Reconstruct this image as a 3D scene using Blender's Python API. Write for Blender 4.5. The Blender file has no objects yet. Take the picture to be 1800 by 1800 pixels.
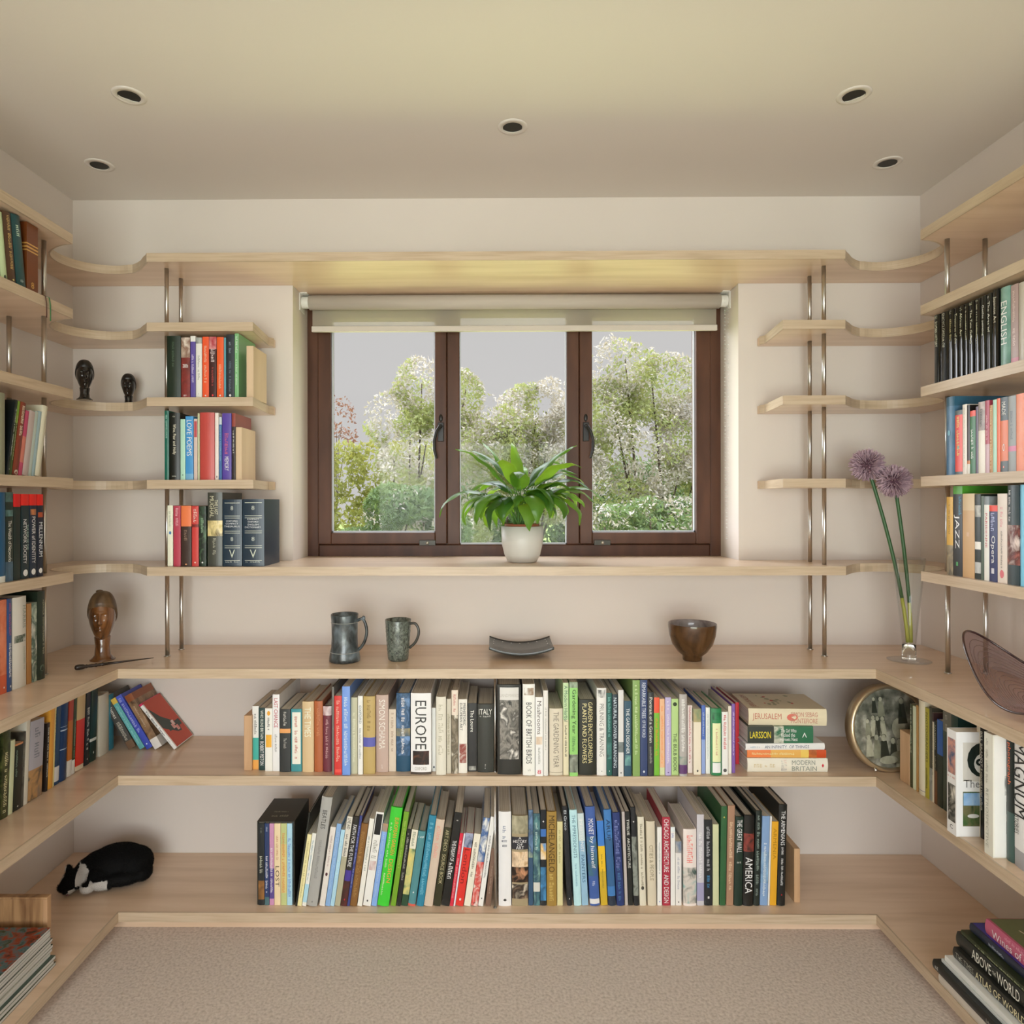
import bpy, bmesh, math, random
from mathutils import Vector, Matrix, noise
random.seed(7)
C = bpy.context.scene.collection
SC = bpy.context.scene
PI = math.pi
# ---------------------------------------------------------------- camera, world, sun, exposure
F, CX, CY, YAW, ROLL = 1200.0, 859.2, 882.7, 0.0082, -0.0017
Z0 = 1.28                                  # camera height above the carpet
cam = bpy.data.cameras.new('camera'); camo = bpy.data.objects.new('camera', cam); C.objects.link(camo)
cam.sensor_width = 36; cam.lens = F / 1800 * 36
cam.shift_x = (900 - CX) / 1800; cam.shift_y = (CY - 900) / 1800
cam.clip_start = 0.02; cam.clip_end = 200
camo.matrix_world = Matrix.Translation((0, 0, Z0)) @ Matrix.Rotation(YAW, 4, 'Z') @ Matrix.Rotation(PI / 2, 4, 'X') @ Matrix.Rotation(ROLL, 4, 'Z')
SC.camera = camo
SC.view_settings.view_transform = 'Standard'; SC.view_settings.look = 'None'
SC.view_settings.gamma = 1; SC.view_settings.use_curve_mapping = False
SC.view_settings.exposure = 0.0
try:
    SC.cycles.use_denoising = True
    SC.cycles.max_bounces = 10; SC.cycles.diffuse_bounces = 6; SC.cycles.transparent_max_bounces = 24
    SC.cycles.sample_clamp_indirect = 6
except Exception: pass

W = bpy.data.worlds.new('sky'); SC.world = W; W.use_nodes = True
nt = W.node_tree; nt.nodes.clear()
tc = nt.nodes.new('ShaderNodeTexCoord'); sp = nt.nodes.new('ShaderNodeSeparateXYZ')
mr = nt.nodes.new('ShaderNodeMapRange'); mr.inputs[1].default_value = 0.28; mr.inputs[2].default_value = 0.7
ramp = nt.nodes.new('ShaderNodeMix'); ramp.data_type = 'RGBA'
SKY_LOW = (0.585, 0.575, 0.570, 1); SKY_HIGH = (3.9, 4.1, 4.5, 1)
ramp.inputs[6].default_value = SKY_LOW; ramp.inputs[7].default_value = SKY_HIGH
bg = nt.nodes.new('ShaderNodeBackground'); wo = nt.nodes.new('ShaderNodeOutputWorld')
nt.links.new(tc.outputs['Generated'], sp.inputs[0]); nt.links.new(sp.outputs[2], mr.inputs[0])
nt.links.new(mr.outputs[0], ramp.inputs[0])
# bright patch added to the sky left of the view, lights the right shelves
dp = nt.nodes.new('ShaderNodeVectorMath'); dp.operation = 'DOT_PRODUCT'; dp.inputs[1].default_value = Vector((-.80, .57, .19)).normalized()
m2 = nt.nodes.new('ShaderNodeMapRange'); m2.inputs[1].default_value = .86; m2.inputs[2].default_value = .96
mx = nt.nodes.new('ShaderNodeMix'); mx.data_type = 'RGBA'; mx.inputs[7].default_value = (9, 9.2, 9.6, 1)
nt.links.new(tc.outputs['Generated'], dp.inputs[0]); nt.links.new(dp.outputs['Value'], m2.inputs[0]); nt.links.new(m2.outputs[0], mx.inputs[0])
nt.links.new(ramp.outputs[2], mx.inputs[6]); nt.links.new(mx.outputs[2], bg.inputs[0]); nt.links.new(bg.outputs[0], wo.inputs[0])

def sun(d, power, col, ang):
    l = bpy.data.lights.new('sun', 'SUN'); l.energy = power; l.color = col; l.angle = math.radians(ang)
    o = bpy.data.objects.new('sun', l); C.objects.link(o)
    o.rotation_euler = Vector(d).to_track_quat('-Z', 'Y').to_euler()
sun((-0.80, 0.22, -0.56), 3.2, (1, 0.93, 0.8), 3)
def area(name, loc, target, sx, sy, power, col):
    l = bpy.data.lights.new(name, 'AREA'); l.shape = 'RECTANGLE'; l.size = sx; l.size_y = sy
    l.energy = power; l.color = col
    o = bpy.data.objects.new(name, l); C.objects.link(o); o.location = loc
    o.rotation_euler = (Vector(target) - Vector(loc)).to_track_quat('-Z', 'Y').to_euler()
    return l
def portal(name, loc, target, sx, sy):
    l = area(name, loc, target, sx, sy, 1, (1, 1, 1)); l.cycles.is_portal = True
# ---------------------------------------------------------------- room measures
D, WL, WR, ZC = 2.36, 1.463, 1.466, 1.051 + Z0
YB = -1.75                                 # rear wall, behind the camera
LV = [.778, .5614, .3278, .0704, -.2011, -.4927, -.8088, -1.214]
LV = [z + Z0 for z in LV]
TU, TD, DU, DD = .0264, .0272, .236, .343
WX0, WX1 = -.648, .768                     # window opening, set below from the photo
YW = D + .185                              # window plane
portal('garden_window_portal', ((WX0 + WX1) / 2 + .0, D + .36, 1.60), ((WX0 + WX1) / 2, 0, 1.60), 1.5, 1.05)
portal('added_rear_portal', (0, YB - .2, 1.1), (0, 0, 1.1), 2.5, 2.1)
area('added_rear_fill', (-0.30, YB - .35, 1.05), (0.15, 1.6, .85), 2.3, 1.7, 114, (.93, .975, 1))  # unseen lamp added behind the camera for frontal fill
area('added_rear_green_fill', (0.1, YB - .5, .25), (0.0, .3, 2.5), 2.2, .9, 16, (.92, 1, .74))  # unseen lamp added to send greenish light up to the ceiling
area('added_lawn_bounce_lamp', (0.06, D + 1.7, .12), (0.06, D - .5, 1.95), 3.2, 1.7, 84, (.96, 1, .46))  # added area lamp, stands in for light off the lawn
area('added_overhead_fill', (0.06, D + 1.25, 2.95), (0.06, D - .1, 1.2), 2.0, .9, 32, (.93, .97, 1))  # lamp added outside above the window to brighten sill and reveals

def ray(x, y):
    a, b = x - CX, y - CY
    c, s = math.cos(-ROLL), math.sin(-ROLL)
    u = (a * c - b * s) / F; v = -(a * s + b * c) / F
    c, s = math.cos(YAW), math.sin(YAW)
    return Vector((u * c - s, u * s + c, v))
CAMP = Vector((0, 0, Z0))
def onz(x, y, z): r = ray(x, y); return CAMP + r * ((z - Z0) / r.z)
def ony(x, y, Y): r = ray(x, y); return CAMP + r * (Y / r.y)
def onx(x, y, X): r = ray(x, y); return CAMP + r * (X / r.x)
WX0 = ony(515, 700, D).x; WX1 = ony(1298, 700, D).x
# ---------------------------------------------------------------- materials
def h2l(h, gain=1.0):
    v = [int(h[i:i + 2], 16) / 255 for i in (0, 2, 4)]
    v = [(c / 12.92 if c <= .04045 else ((c + .055) / 1.055) ** 2.4) for c in v]
    return tuple(min(.84, c * gain) for c in v) + (1,)
MC = {}
def new(name):
    m = bpy.data.materials.new(name); m.use_nodes = True
    return m, m.node_tree, m.node_tree.nodes['Principled BSDF']
def solid(name, col, rough=.5, metal=0, spec=.5, coat=0, bump=0, bscale=40):
    if name in MC: return MC[name]
    m, n, b = new(name)
    b.inputs['Base Color'].default_value = tuple(col[:3]) + (1,)
    b.inputs['Roughness'].default_value = rough; b.inputs['Metallic'].default_value = metal
    b.inputs['Specular IOR Level'].default_value = spec; b.inputs['Coat Weight'].default_value = coat
    if bump:
        t = n.nodes.new('ShaderNodeTexCoord'); x = n.nodes.new('ShaderNodeTexNoise'); x.inputs['Scale'].default_value = bscale
        x.inputs['Detail'].default_value = 4
        q = n.nodes.new('ShaderNodeBump'); q.inputs['Strength'].default_value = bump; q.inputs['Distance'].default_value = .002
        n.links.new(t.outputs['Object'], x.inputs[0]); n.links.new(x.outputs[0], q.inputs['Height']); n.links.new(q.outputs[0], b.inputs['Normal'])
    MC[name] = m; return m
def mixed(name, cols, scale=(8, 8, 8), rough=.5, detail=3, bump=0, coat=0, dist=0, metal=0, kind='noise', spec=.5):
    """noise driven colour ramp in object space"""
    if name in MC: return MC[name]
    m, n, b = new(name)
    t = n.nodes.new('ShaderNodeTexCoord'); mp = n.nodes.new('ShaderNodeMapping'); mp.inputs['Scale'].default_value = scale
    if kind == 'noise':
        x = n.nodes.new('ShaderNodeTexNoise'); x.inputs['Scale'].default_value = 1; x.inputs['Detail'].default_value = detail; x.inputs['Distortion'].default_value = dist
    elif kind == 'voronoi':
        x = n.nodes.new('ShaderNodeTexVoronoi'); x.inputs['Scale'].default_value = 1
    else:
        x = n.nodes.new('ShaderNodeTexWave'); x.inputs['Scale'].default_value = 1; x.inputs['Distortion'].default_value = dist; x.inputs['Detail'].default_value = detail
    r = n.nodes.new('ShaderNodeValToRGB'); e = r.color_ramp.elements
    lo, hi = (.32, .68) if kind == 'noise' else (0, 1)
    while len(e) < len(cols): e.new(.5)
    for i, c in enumerate(cols):
        e[i].position = lo + (hi - lo) * i / max(1, len(cols) - 1); e[i].color = tuple(c[:3]) + (1,)
    n.links.new(t.outputs['Object'], mp.inputs[0]); n.links.new(mp.outputs[0], x.inputs[0])
    n.links.new(x.outputs[0], r.inputs[0]); n.links.new(r.outputs[0], b.inputs['Base Color'])
    b.inputs['Roughness'].default_value = rough; b.inputs['Coat Weight'].default_value = coat; b.inputs['Metallic'].default_value = metal
    b.inputs['Specular IOR Level'].default_value = spec
    if bump:
        q = n.nodes.new('ShaderNodeBump'); q.inputs['Strength'].default_value = bump; q.inputs['Distance'].default_value = .003
        n.links.new(x.outputs[0], q.inputs['Height']); n.links.new(q.outputs[0], b.inputs['Normal'])
    MC[name] = m; return m
BG = 1.12                                   # photo colour -> surface colour
def bmat(tok, gloss=.38):
    """cover material; 'aabbcc' plain, 'aabbcc|ddeeff|..' picture-like print"""
    k = ('cover_' + tok + '_%.2f' % gloss)
    if k in MC: return MC[k]
    cs = [h2l(h, BG) for h in tok.split('|')]
    if len(cs) == 1:
        c = cs[0]; m = mixed(k, [tuple(v * .95 for v in c[:3]), c], scale=(30, 30, 9), rough=gloss, detail=2)
    else: m = mixed(k, cs, scale=(38, 38, 26), rough=gloss, detail=4, dist=.6)
    return m
wall_m = mixed('wall_paint', [(.665, .605, .555), (.70, .64, .59)], scale=(1.3, 1.3, 1.3), rough=.85, bump=0.0)
ceil_m = mixed('ceiling_paint', [(.68, .64, .59), (.71, .67, .62)], scale=(.8, .8, .8), rough=.9)
def wood(name, cols, scale, rough, coat=.0, bump=.05):
    return mixed(name, cols, scale=scale, rough=rough, detail=6, bump=bump, coat=coat, dist=.4)
MAPLE = [(.66, .485, .335), (.73, .55, .395), (.78, .60, .445)]
maple_x = wood('maple_veneer_along_x', MAPLE, (2.2, 26, 26), .30, .25)
maple_y = wood('maple_veneer_along_y', MAPLE, (26, 2.2, 26), .33)
edge_m = wood('maple_lipping', [(.47, .355, .24), (.535, .415, .29), (.58, .46, .33)], (7, 7, 130), .38)
steel_m = solid('brushed_steel', (.62, .61, .58), .28, 1)
carpet_m = mixed('beige_carpet', [(.50, .44, .39), (.63, .56, .51), (.70, .63, .575)], scale=(130, 130, 130), rough=1, detail=10, bump=.45, spec=.1)
page_m = mixed('page_edges', [(.56, .51, .42), (.76, .72, .62)], scale=(420, 4, 4), rough=.9, detail=1)
page_f = mixed('flat_page_edges', [(.50, .49, .45), (.74, .73, .69)], scale=(4, 4, 420), rough=.9, detail=1)
frame_m = mixed('dark_stained_timber', [(.058, .022, .011), (.108, .044, .023)], scale=(14, 14, 3), rough=.42, detail=5, coat=0, spec=.3)
black_iron = solid('black_window_furniture', (.015, .013, .012), .35, .3)
def glass_pane(name, tint=(1, 1, 1), gl=.07):
    if name in MC: return MC[name]
    m, n, b = new(name); n.nodes.remove(b)
    o = n.nodes['Material Output']; t = n.nodes.new('ShaderNodeBsdfTransparent'); t.inputs[0].default_value = tuple(tint) + (1,)
    g = n.nodes.new('ShaderNodeBsdfGlossy'); g.inputs['Roughness'].default_value = .02
    x = n.nodes.new('ShaderNodeMixShader'); x.inputs[0].default_value = gl
    n.links.new(t.outputs[0], x.inputs[1]); n.links.new(g.outputs[0], x.inputs[2]); n.links.new(x.outputs[0], o.inputs[0])
    MC[name] = m; return m
pane_m = glass_pane('window_glass', gl=.007)
def clear_glass(name, col, rough=0.0):
    m, n, b = new(name); b.inputs['Base Color'].default_value = tuple(col) + (1,)
    b.inputs['Transmission Weight'].default_value = 1; b.inputs['Roughness'].default_value = rough; b.inputs['IOR'].default_value = 1.45
    MC[name] = m; return m
# ---------------------------------------------------------------- mesh helpers
class MB:
    def __init__(s): s.v = []; s.f = []; s.m = []; s.sm = []
    def add(s, vs, fs, mi=0, smooth=False):
        o = len(s.v); s.v += [tuple(v) for v in vs]
        s.f += [tuple(i + o for i in f) for f in fs]; s.m += [mi] * len(fs); s.sm += [smooth] * len(fs)
    def box(s, x0, x1, y0, y1, z0, z1, mi=0):
        s.add([(x0, y0, z0), (x1, y0, z0), (x1, y1, z0), (x0, y1, z0), (x0, y0, z1), (x1, y0, z1), (x1, y1, z1), (x0, y1, z1)],
              [(0, 3, 2, 1), (4, 5, 6, 7), (0, 1, 5, 4), (1, 2, 6, 5), (2, 3, 7, 6), (3, 0, 4, 7)], mi)
    def prism(s, pts, z0, z1, mi=0, side=None, smooth=False):
        n = len(pts); vs = [(p[0], p[1], z0) for p in pts] + [(p[0], p[1], z1) for p in pts]
        s.add(vs, [tuple(range(n - 1, -1, -1)), tuple(range(n, 2 * n))], mi)
        o = len(s.v) - 2 * n
        for i in range(n):
            j = (i + 1) % n; s.f.append((o + i, o + j, o + n + j, o + n + i)); s.m.append(mi if side is None else side); s.sm.append(smooth)
    def lathe(s, prof, seg=32, mi=0, c=(0, 0, 0), sx=1, sy=1, closed=False, cap=True):
        vs = []; fs = []
        for r, z in prof:
            for k in range(seg):
                a = 2 * PI * k / seg; vs.append((c[0] + r * sx * math.cos(a), c[1] + r * sy * math.sin(a), c[2] + z))
        n = len(prof)
        for i in range(n - 1 if not closed else n):
            i2 = (i + 1) % n
            for k in range(seg):
                j = (k + 1) % seg; fs.append((i * seg + k, i * seg + j, i2 * seg + j, i2 * seg + k))
        if not closed and cap:
            if prof[0][0] > 1e-5: fs.append(tuple(range(seg - 1, -1, -1)))
            if prof[-1][0] > 1e-5: fs.append(tuple((n - 1) * seg + k for k in range(seg)))
        s.add(vs, fs, mi, True)
        for q_ in range(len(fs)):
            if len(fs[q_]) > 4: s.sm[len(s.sm) - len(fs) + q_] = False
    def tube(s, pts, r, seg=8, mi=0, caps=True, flat=1.0):
        pts = [Vector(p) for p in pts]; n = len(pts); vs = []; fs = []
        rr = r if isinstance(r, (list, tuple)) else [r] * n
        up = None
        for i, p in enumerate(pts):
            t = (pts[min(i + 1, n - 1)] - pts[max(i - 1, 0)]).normalized()
            if up is None:
                up = Vector((0, 0, 1)) if abs(t.z) < .9 else Vector((1, 0, 0))
            a = t.cross(up)
            if a.length < 1e-4: a = t.orthogonal()
            a.normalize(); b = a.cross(t).normalized(); up = b
            for k in range(seg):
                w = 2 * PI * k / seg; vs.append(p + (a * math.cos(w) + b * math.sin(w) * flat) * rr[i])
        for i in range(n - 1):
            for k in range(seg):
                j = (k + 1) % seg; fs.append((i * seg + k, i * seg + j, (i + 1) * seg + j, (i + 1) * seg + k))
        if caps: fs += [tuple(range(seg - 1, -1, -1)), tuple((n - 1) * seg + k for k in range(seg))]
        s.add(vs, fs, mi, True)
    def ell(s, c, r, mi=0, nu=16, nv=10):
        vs = [(c[0], c[1], c[2] - r[2])]; fs = []
        for i in range(1, nv):
            p = PI * i / nv
            for k in range(nu):
                a = 2 * PI * k / nu
                vs.append((c[0] + r[0] * math.sin(p) * math.cos(a), c[1] + r[1] * math.sin(p) * math.sin(a), c[2] - r[2] * math.cos(p)))
        vs.append((c[0], c[1], c[2] + r[2])); t = len(vs) - 1
        for k in range(nu):
            j = (k + 1) % nu; fs.append((0, 1 + j, 1 + k)); fs.append((t, 1 + (nv - 2) * nu + k, 1 + (nv - 2) * nu + j))
            for i in range(nv - 2): fs.append((1 + i * nu + k, 1 + i * nu + j, 1 + (i + 1) * nu + j, 1 + (i + 1) * nu + k))
        s.add(vs, fs, mi, True)
    def build(s, name, mats, parent=None, bevel=0, mat=None):
        me = bpy.data.meshes.new(name); me.from_pydata(s.v, [], s.f)
        for m in (mats if isinstance(mats, (list, tuple)) else [mats]): me.materials.append(m)
        me.polygons.foreach_set('material_index', s.m); me.polygons.foreach_set('use_smooth', s.sm)
        me.update(); o = bpy.data.objects.new(name, me); C.objects.link(o)
        if parent: o.parent = parent
        if bevel:
            b = o.modifiers.new('bevel', 'BEVEL'); b.width = bevel; b.segments = 2; b.limit_method = 'ANGLE'; b.angle_limit = math.radians(40)
        return o
def spline(pts, k=6):
    P = [Vector(p) for p in pts]; P = [P[0] * 2 - P[1]] + P + [P[-1] * 2 - P[-2]]; out = []
    for i in range(1, len(P) - 2):
        for j in range(k):
            t = j / k; a, b, c, d = P[i - 1:i + 3]
            out.append(.5 * (2 * b + (c - a) * t + (2 * a - 5 * b + 4 * c - d) * t * t + (3 * b - a - 3 * c + d) * t ** 3))
    return out + [P[-2]]
def empty(name, M=None):
    o = bpy.data.objects.new(name, None); C.objects.link(o); o.empty_display_size = .05
    if M is not None: o.matrix_world = M if isinstance(M, Matrix) else Matrix.Translation(M)
    return o
def tag(o, label, cat, group=None):
    o['label'] = label; o['category'] = cat
    if group: o['group'] = group
    return o
def struct(o): o['kind'] = 'structure'; return o
# ---------------------------------------------------------------- room shell
m = MB(); m.box(-WL - .3, WR + .3, YB - .3, D + .34, -.12, 0); struct(m.build('floor', carpet_m))
m = MB(); m.box(-WL - .3, WR + .3, YB - .3, D + .34, ZC, ZC + .15); struct(m.build('ceiling', ceil_m))
m = MB(); m.box(-WL - .3, -WL, YB - .3, D + .34, 0, ZC); struct(m.build('wall_left', wall_m))
m = MB(); m.box(WR, WR + .3, YB - .3, D + .34, 0, ZC); struct(m.build('wall_right', wall_m))
WT = LV[0] - .002; WB = LV[4] - TU          # opening in the back wall
m = MB(); m.box(-WL, WX0, D, D + .34, 0, ZC); m.box(WX1, WR, D, D + .34, 0, ZC)
m.box(WX0, WX1, D, D + .34, 0, WB); m.box(WX0, WX1, D, D + .34, WT, ZC)
struct(m.build('wall_back', wall_m))
m = MB(); m.box(-WL, -1.25, YB - .3, YB, 0, ZC); m.box(1.25, WR, YB - .3, YB, 0, ZC); m.box(-1.25, 1.25, YB - .3, YB, 2.14, ZC)
struct(m.build('wall_rear', wall_m))
# glazed doors added unseen behind the camera, an opening for the fill lamps
r = empty('added_rear_glazing', (0, YB - .12, 0)); struct(r)
m = MB()
for x in (-1.22, -.42, .42, 1.22): m.box(x - .035, x + .035, -.03, .03, 0, 2.14)
m.box(-1.25, 1.25, -.03, .03, 2.07, 2.14); m.box(-1.25, 1.25, -.03, .03, 0, .09)
m.build('frame', frame_m, r)
for x in (-.82, 0, .82):
    m = MB(); m.box(x - .39, x + .39, -.003, .003, .08, 2.08); m.build('pane', pane_m, r)
# ---------------------------------------------------------------- front window
r = empty('window_1', (0, YW, 0)); struct(r)
def wx(px): return ony(px, 800, YW).x
def wz(py): return ony(859, py, YW).z
fx = [wx(v) for v in (530, 560, 583, 765, 786, 808, 996, 1018, 1040, 1222, 1248, 1276)]
zb, zt = LV[4] - .004, WT + .0
zgl, zgc = wz(936), wz(957); ztl, ztc = wz(560), wz(551)
zi = wz(957)                                 # top of the outer bottom rail
m = MB(); m.box(fx[0] - .03, fx[1], 0, .07, zb, zt); m.box(fx[10], fx[11] + .03, 0, .07, zb, zt)
m.box(fx[1], fx[10], 0, .07, zb, zi); m.box(fx[1], fx[10], 0, .07, ztc, zt)
m.build('window_frame', frame_m, r, .004)
for a, b in ((fx[4], fx[5]), (fx[6], fx[7])):
    m = MB(); m.box(a, b, -.003, .065, zi, ztc); m.build('mullion', frame_m, r, .003)
for q, (a, b, c, d) in enumerate(((fx[1], fx[2], fx[3], fx[4]), (fx[7], fx[8], fx[9], fx[10]))):
    m = MB(); m.box(a + .001, b, -.012, .045, zi + .002, ztc); m.box(c, d - .001, -.012, .045, zi + .002, ztc)
    m.box(b, c, -.012, .045, zi + .002, zgl); m.box(b, c, -.012, .045, ztl, ztc)
    sa = m.build('sash', frame_m, r, .003)
    m = MB(); m.box(b - .004, c + .004, .018, .024, zgl - .004, ztl + .004); m.build('pane', pane_m, sa)
    m = MB()
    for (u0, u1, w0, w1) in ((b, b + .004, zgl, ztl), (c - .004, c, zgl, ztl), (b, c, zgl, zgl + .006)): m.box(u0, u1, .004, .018, w0, w1)
    m.build('glazing_gasket', solid('gasket_grey', (.45, .47, .52), .4), sa)
    # espagnolette handle
    hx = (c + d) / 2 if q == 0 else (a + b) / 2; hz = wz(760); s = -1 if q == 0 else 1
    m = MB(); m.box(hx - .011, hx + .011, -.02, -.012, hz - .035, hz + .035)
    m.tube([(hx, -.012, hz + .02), (hx, -.04, hz + .02)], .007)
    m.tube([(hx, -.042, hz + .02), (hx + s * .014, -.046, hz - .002), (hx + s * .022, -.048, hz - .035), (hx + s * .021, -.046, hz - .07), (hx + s * .013, -.044, hz - .10)], [.007, .006, .006, .006, .005])
    m.ell((hx, -.014, hz + .052), (.007, .004, .014))
    m.build('handle', black_iron, sa, .002)
    lx = wx(752) if q == 0 else wx(1057)
    m = MB(); m.box(lx - .030, lx + .030, -.022, -.012, wz(958), wz(949)); m.build('lock_plate', solid('plate_dark', (.05, .048, .04), .4, .5), sa, .001)
    m = MB(); m.tube([(lx, -.022, wz(953.5)), (lx, -.028, wz(953.5))], .006, 12); m.build('lock_screw', steel_m, sa)
m = MB(); m.box(fx[5] - .004, fx[6] + .004, .018, .024, zgc - .004, ztc + .004); m.build('pane', pane_m, r)
m = MB()
for (u0, u1, w0, w1) in ((fx[5], fx[5] + .004, zgc, ztc), (fx[6] - .004, fx[6], zgc, ztc), (fx[5], fx[6], zgc, zgc + .006)): m.box(u0, u1, .004, .018, w0, w1)
m.build('glazing_gasket', MC['gasket_grey'], r)
# roller blind
YR = D + .105
def bz(py): return ony(859, py, YR).z
bl = tag(empty('roller_blind', (0, YR, bz(531))), 'cream roller blind rolled almost fully up at the top of the window', 'blind')
zr = 0; rr_ = .026; x0, x1 = WX0 + .030, WX1 - .030
bm_ = mixed('blind_cloth', [(.47, .42, .36), (.52, .47, .41)], scale=(3, 3, 60), rough=.8)
m = MB(); m.tube([(x0, 0, 0), (x1, 0, 0)], rr_, 24); m.build('roll', bm_, bl)
zf = bz(570) - bz(531)
def sheer():
    m_, n, b = new('blind_screen'); n.nodes.remove(b); o = n.nodes['Material Output']
    d = n.nodes.new('ShaderNodeBsdfDiffuse'); d.inputs[0].default_value = (.40, .36, .30, 1)
    t = n.nodes.new('ShaderNodeBsdfTranslucent'); t.inputs[0].default_value = (.16, .15, .13, 1)
    p = n.nodes.new('ShaderNodeBsdfTransparent'); a = n.nodes.new('ShaderNodeAddShader'); x = n.nodes.new('ShaderNodeMixShader'); x.inputs[0].default_value = .55
    n.links.new(d.outputs[0], a.inputs[0]); n.links.new(t.outputs[0], a.inputs[1]); n.links.new(a.outputs[0], x.inputs[1]); n.links.new(p.outputs[0], x.inputs[2])
    n.links.new(x.outputs[0], o.inputs[0]); return m_
m = MB(); m.box(x0 + .004, x1 - .004, rr_ - .0025, rr_ - .0015, zf, 0); m.build('fabric', sheer(), bl)
m = MB(); m.box(x0 + .002, x1 - .002, rr_ - .010, rr_ + .004, bz(580) - bz(531), zf); m.build('bottom_bar', solid('blind_bar', (.58, .53, .47), .5), bl, .002)
for xx, s in ((WX0, 1), (WX1, -1)):
    m = MB(); m.box(min(xx, xx + s * .004), max(xx, xx + s * .004), -.03, .03, -.034, .030); m.box(min(xx, xx + s * .028), max(xx, xx + s * .028), -.03, .03, .026, .030)
    m.tube([(xx + s * .004, 0, 0), (xx + s * .028, 0, 0)], .021, 20)
    m.build('bracket', solid('white_plastic', (.72, .71, .66), .4), bl, .001)
m = MB(); cx_ = WX1 - .012; zc_ = bz(947) - bz(531)
for s in (-1, 1):
    n_ = 64
    for i in range(n_ + 1):
        m.ell((cx_ + s * .007 * (1 - (i / n_) ** 6), -.02 + .004 * s, zc_ * i / n_), (.0018, .0018, .0018), 0, 6, 4)
m.build('bead_chain', solid('bead_white', (.7, .7, .68), .4), bl)
# ---------------------------------------------------------------- shelves
def corner_pts(side):
    """upper shelf corner outline, from the back run to the side run; (u from side wall, v from back wall)"""
    A, c, rad = (.382, DU), (.222, .246), .122
    P = [A, (.372, .222), (.352, .200), (.330, .172), (.306, .150), (.283, .134)]
    a0 = math.atan2(.134 - c[1], .283 - c[0]); a1 = math.atan2(.306 - c[1], .112 - c[0]) - 2 * PI
    for k in range(1, 21):
        a = a0 + (a1 - a0) * k / 20; P.append((c[0] + rad * math.cos(a), c[1] + rad * math.sin(a)))
    P += [(.128, .325), (.150, .348), (.178, .370), (.205, .384), (DU, .392)]
    return [((-WL + u) if side < 0 else (WR - u), D - v) for u, v in P]
YS = .45                                     # side shelves run on past the frame
def outline_edge(m, pts, z0, z1, t=.0045):
    """solid-wood lipping that follows a front outline"""
    pts = [Vector((p[0], p[1], 0)) for p in pts]; off = []
    for i, p in enumerate(pts):
        a = (p - pts[i - 1]).normalized() if i else None; b = (pts[i + 1] - p).normalized() if i < len(pts) - 1 else None
        na = Vector((a.y, -a.x, 0)) if a else None; nb = Vector((b.y, -b.x, 0)) if b else None
        if na is None: off.append(p + nb * t)
        elif nb is None: off.append(p + na * t)
        else:
            n_ = (na + nb); n_ = n_ / max(.3, n_.length_squared) * 2; off.append(p + n_ * t)
    for i in range(len(pts) - 1):
        m.prism([pts[i], off[i], off[i + 1], pts[i + 1]][::-1], z0 - .0006, z1 + .0006)
def shelf(name, wall_poly, front, z, t, label, mat, group='maple shelves round the room'):
    """wall_poly closes the outline behind the front polyline"""
    m = MB(); m.prism((front + wall_poly)[::-1] if area2(front + wall_poly) < 0 else front + wall_poly, z - t, z)
    o = tag(m.build('shelf', mat), label, 'shelf', group)
    m = MB(); f = front
    outline_edge(m, f, z - t, z); m.build('front_edge', edge_m, o)
    return o
def area2(p): return sum(p[i - 1][0] * p[i][1] - p[i][0] * p[i - 1][1] for i in range(len(p)))
cl, cr = corner_pts(-1), corner_pts(1)
left_side_f = [(-WL + DU, YS)] + cl[::-1]      # from near end to back run
right_side_f = cr + [(WR - DU, YS)]
# level 0: continuous
gap = .001
for lv, lab in ((0, 'topmost curved maple shelf running round three walls above the window'), (4, 'maple shelf at sill height running round three walls under the window')):
    front = left_side_f + right_side_f
    hole = [(WR - gap, YS), (WR - gap, D - gap), (WX1 - gap, D - gap), (WX1 - gap, YW + (.0 if lv else .0)), (WX0 + gap, YW + .0), (WX0 + gap, D - gap), (-WL + gap, D - gap), (-WL + gap, YS)]
    shelf('shelf', hole, front, LV[lv], TU, lab, maple_x)
def end_left(lv):                           # the free end beside the window
    a = onz(455, {1: 567, 2: 702, 3: 845}[lv], LV[lv]) if 0 else None
xe = ony(443, 702, D - DU).x; xw = ony(484, 610, D).x
xe2 = ony(1378, 702, D - DU).x; xw2 = ony(1331, 610, D).x
nm = {1: 'second', 2: 'third', 3: 'fourth'}
for lv in (1, 2, 3):
    front = left_side_f + [(xe, D - DU), (xw - .012, D - .045), (xw, D - .025)]
    shelf('shelf', [(xw, D - gap), (-WL + gap, D - gap), (-WL + gap, YS)], front, LV[lv], TU, '%s maple shelf from the top on the left, curving round the corner' % nm[lv], maple_x)
    front = [(xw2, D - .025), (xw2 + .012, D - .045), (xe2, D - DU)] + right_side_f
    shelf('shelf', [(WR - gap, YS), (WR - gap, D - gap), (xw2, D - gap)], front, LV[lv], TU, '%s maple shelf from the top on the right, curving round the corner' % nm[lv], maple_x)
for lv, lab in ((5, 'deep maple worktop shelf round three walls carrying the mugs and bowl'), (6, 'deep maple shelf below the worktop carrying the middle row of books'), (7, 'lowest deep maple shelf just above the carpet')):
    front = [(-WL + DD, YS), (-WL + DD, D - DD), (WR - DD, D - DD), (WR - DD, YS)]
    shelf('shelf', [(WR - gap, YS), (WR - gap, D - gap), (-WL + gap, D - gap), (-WL + gap, YS)], front, LV[lv], TD, lab, maple_x)
m = MB(); m.box(-WL + DD - .055, WR - DD + .055, D - DD + .035, D - DD + .053, 0, LV[7] - TD - .001); struct(m.build('baseboard_back', maple_x))
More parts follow.
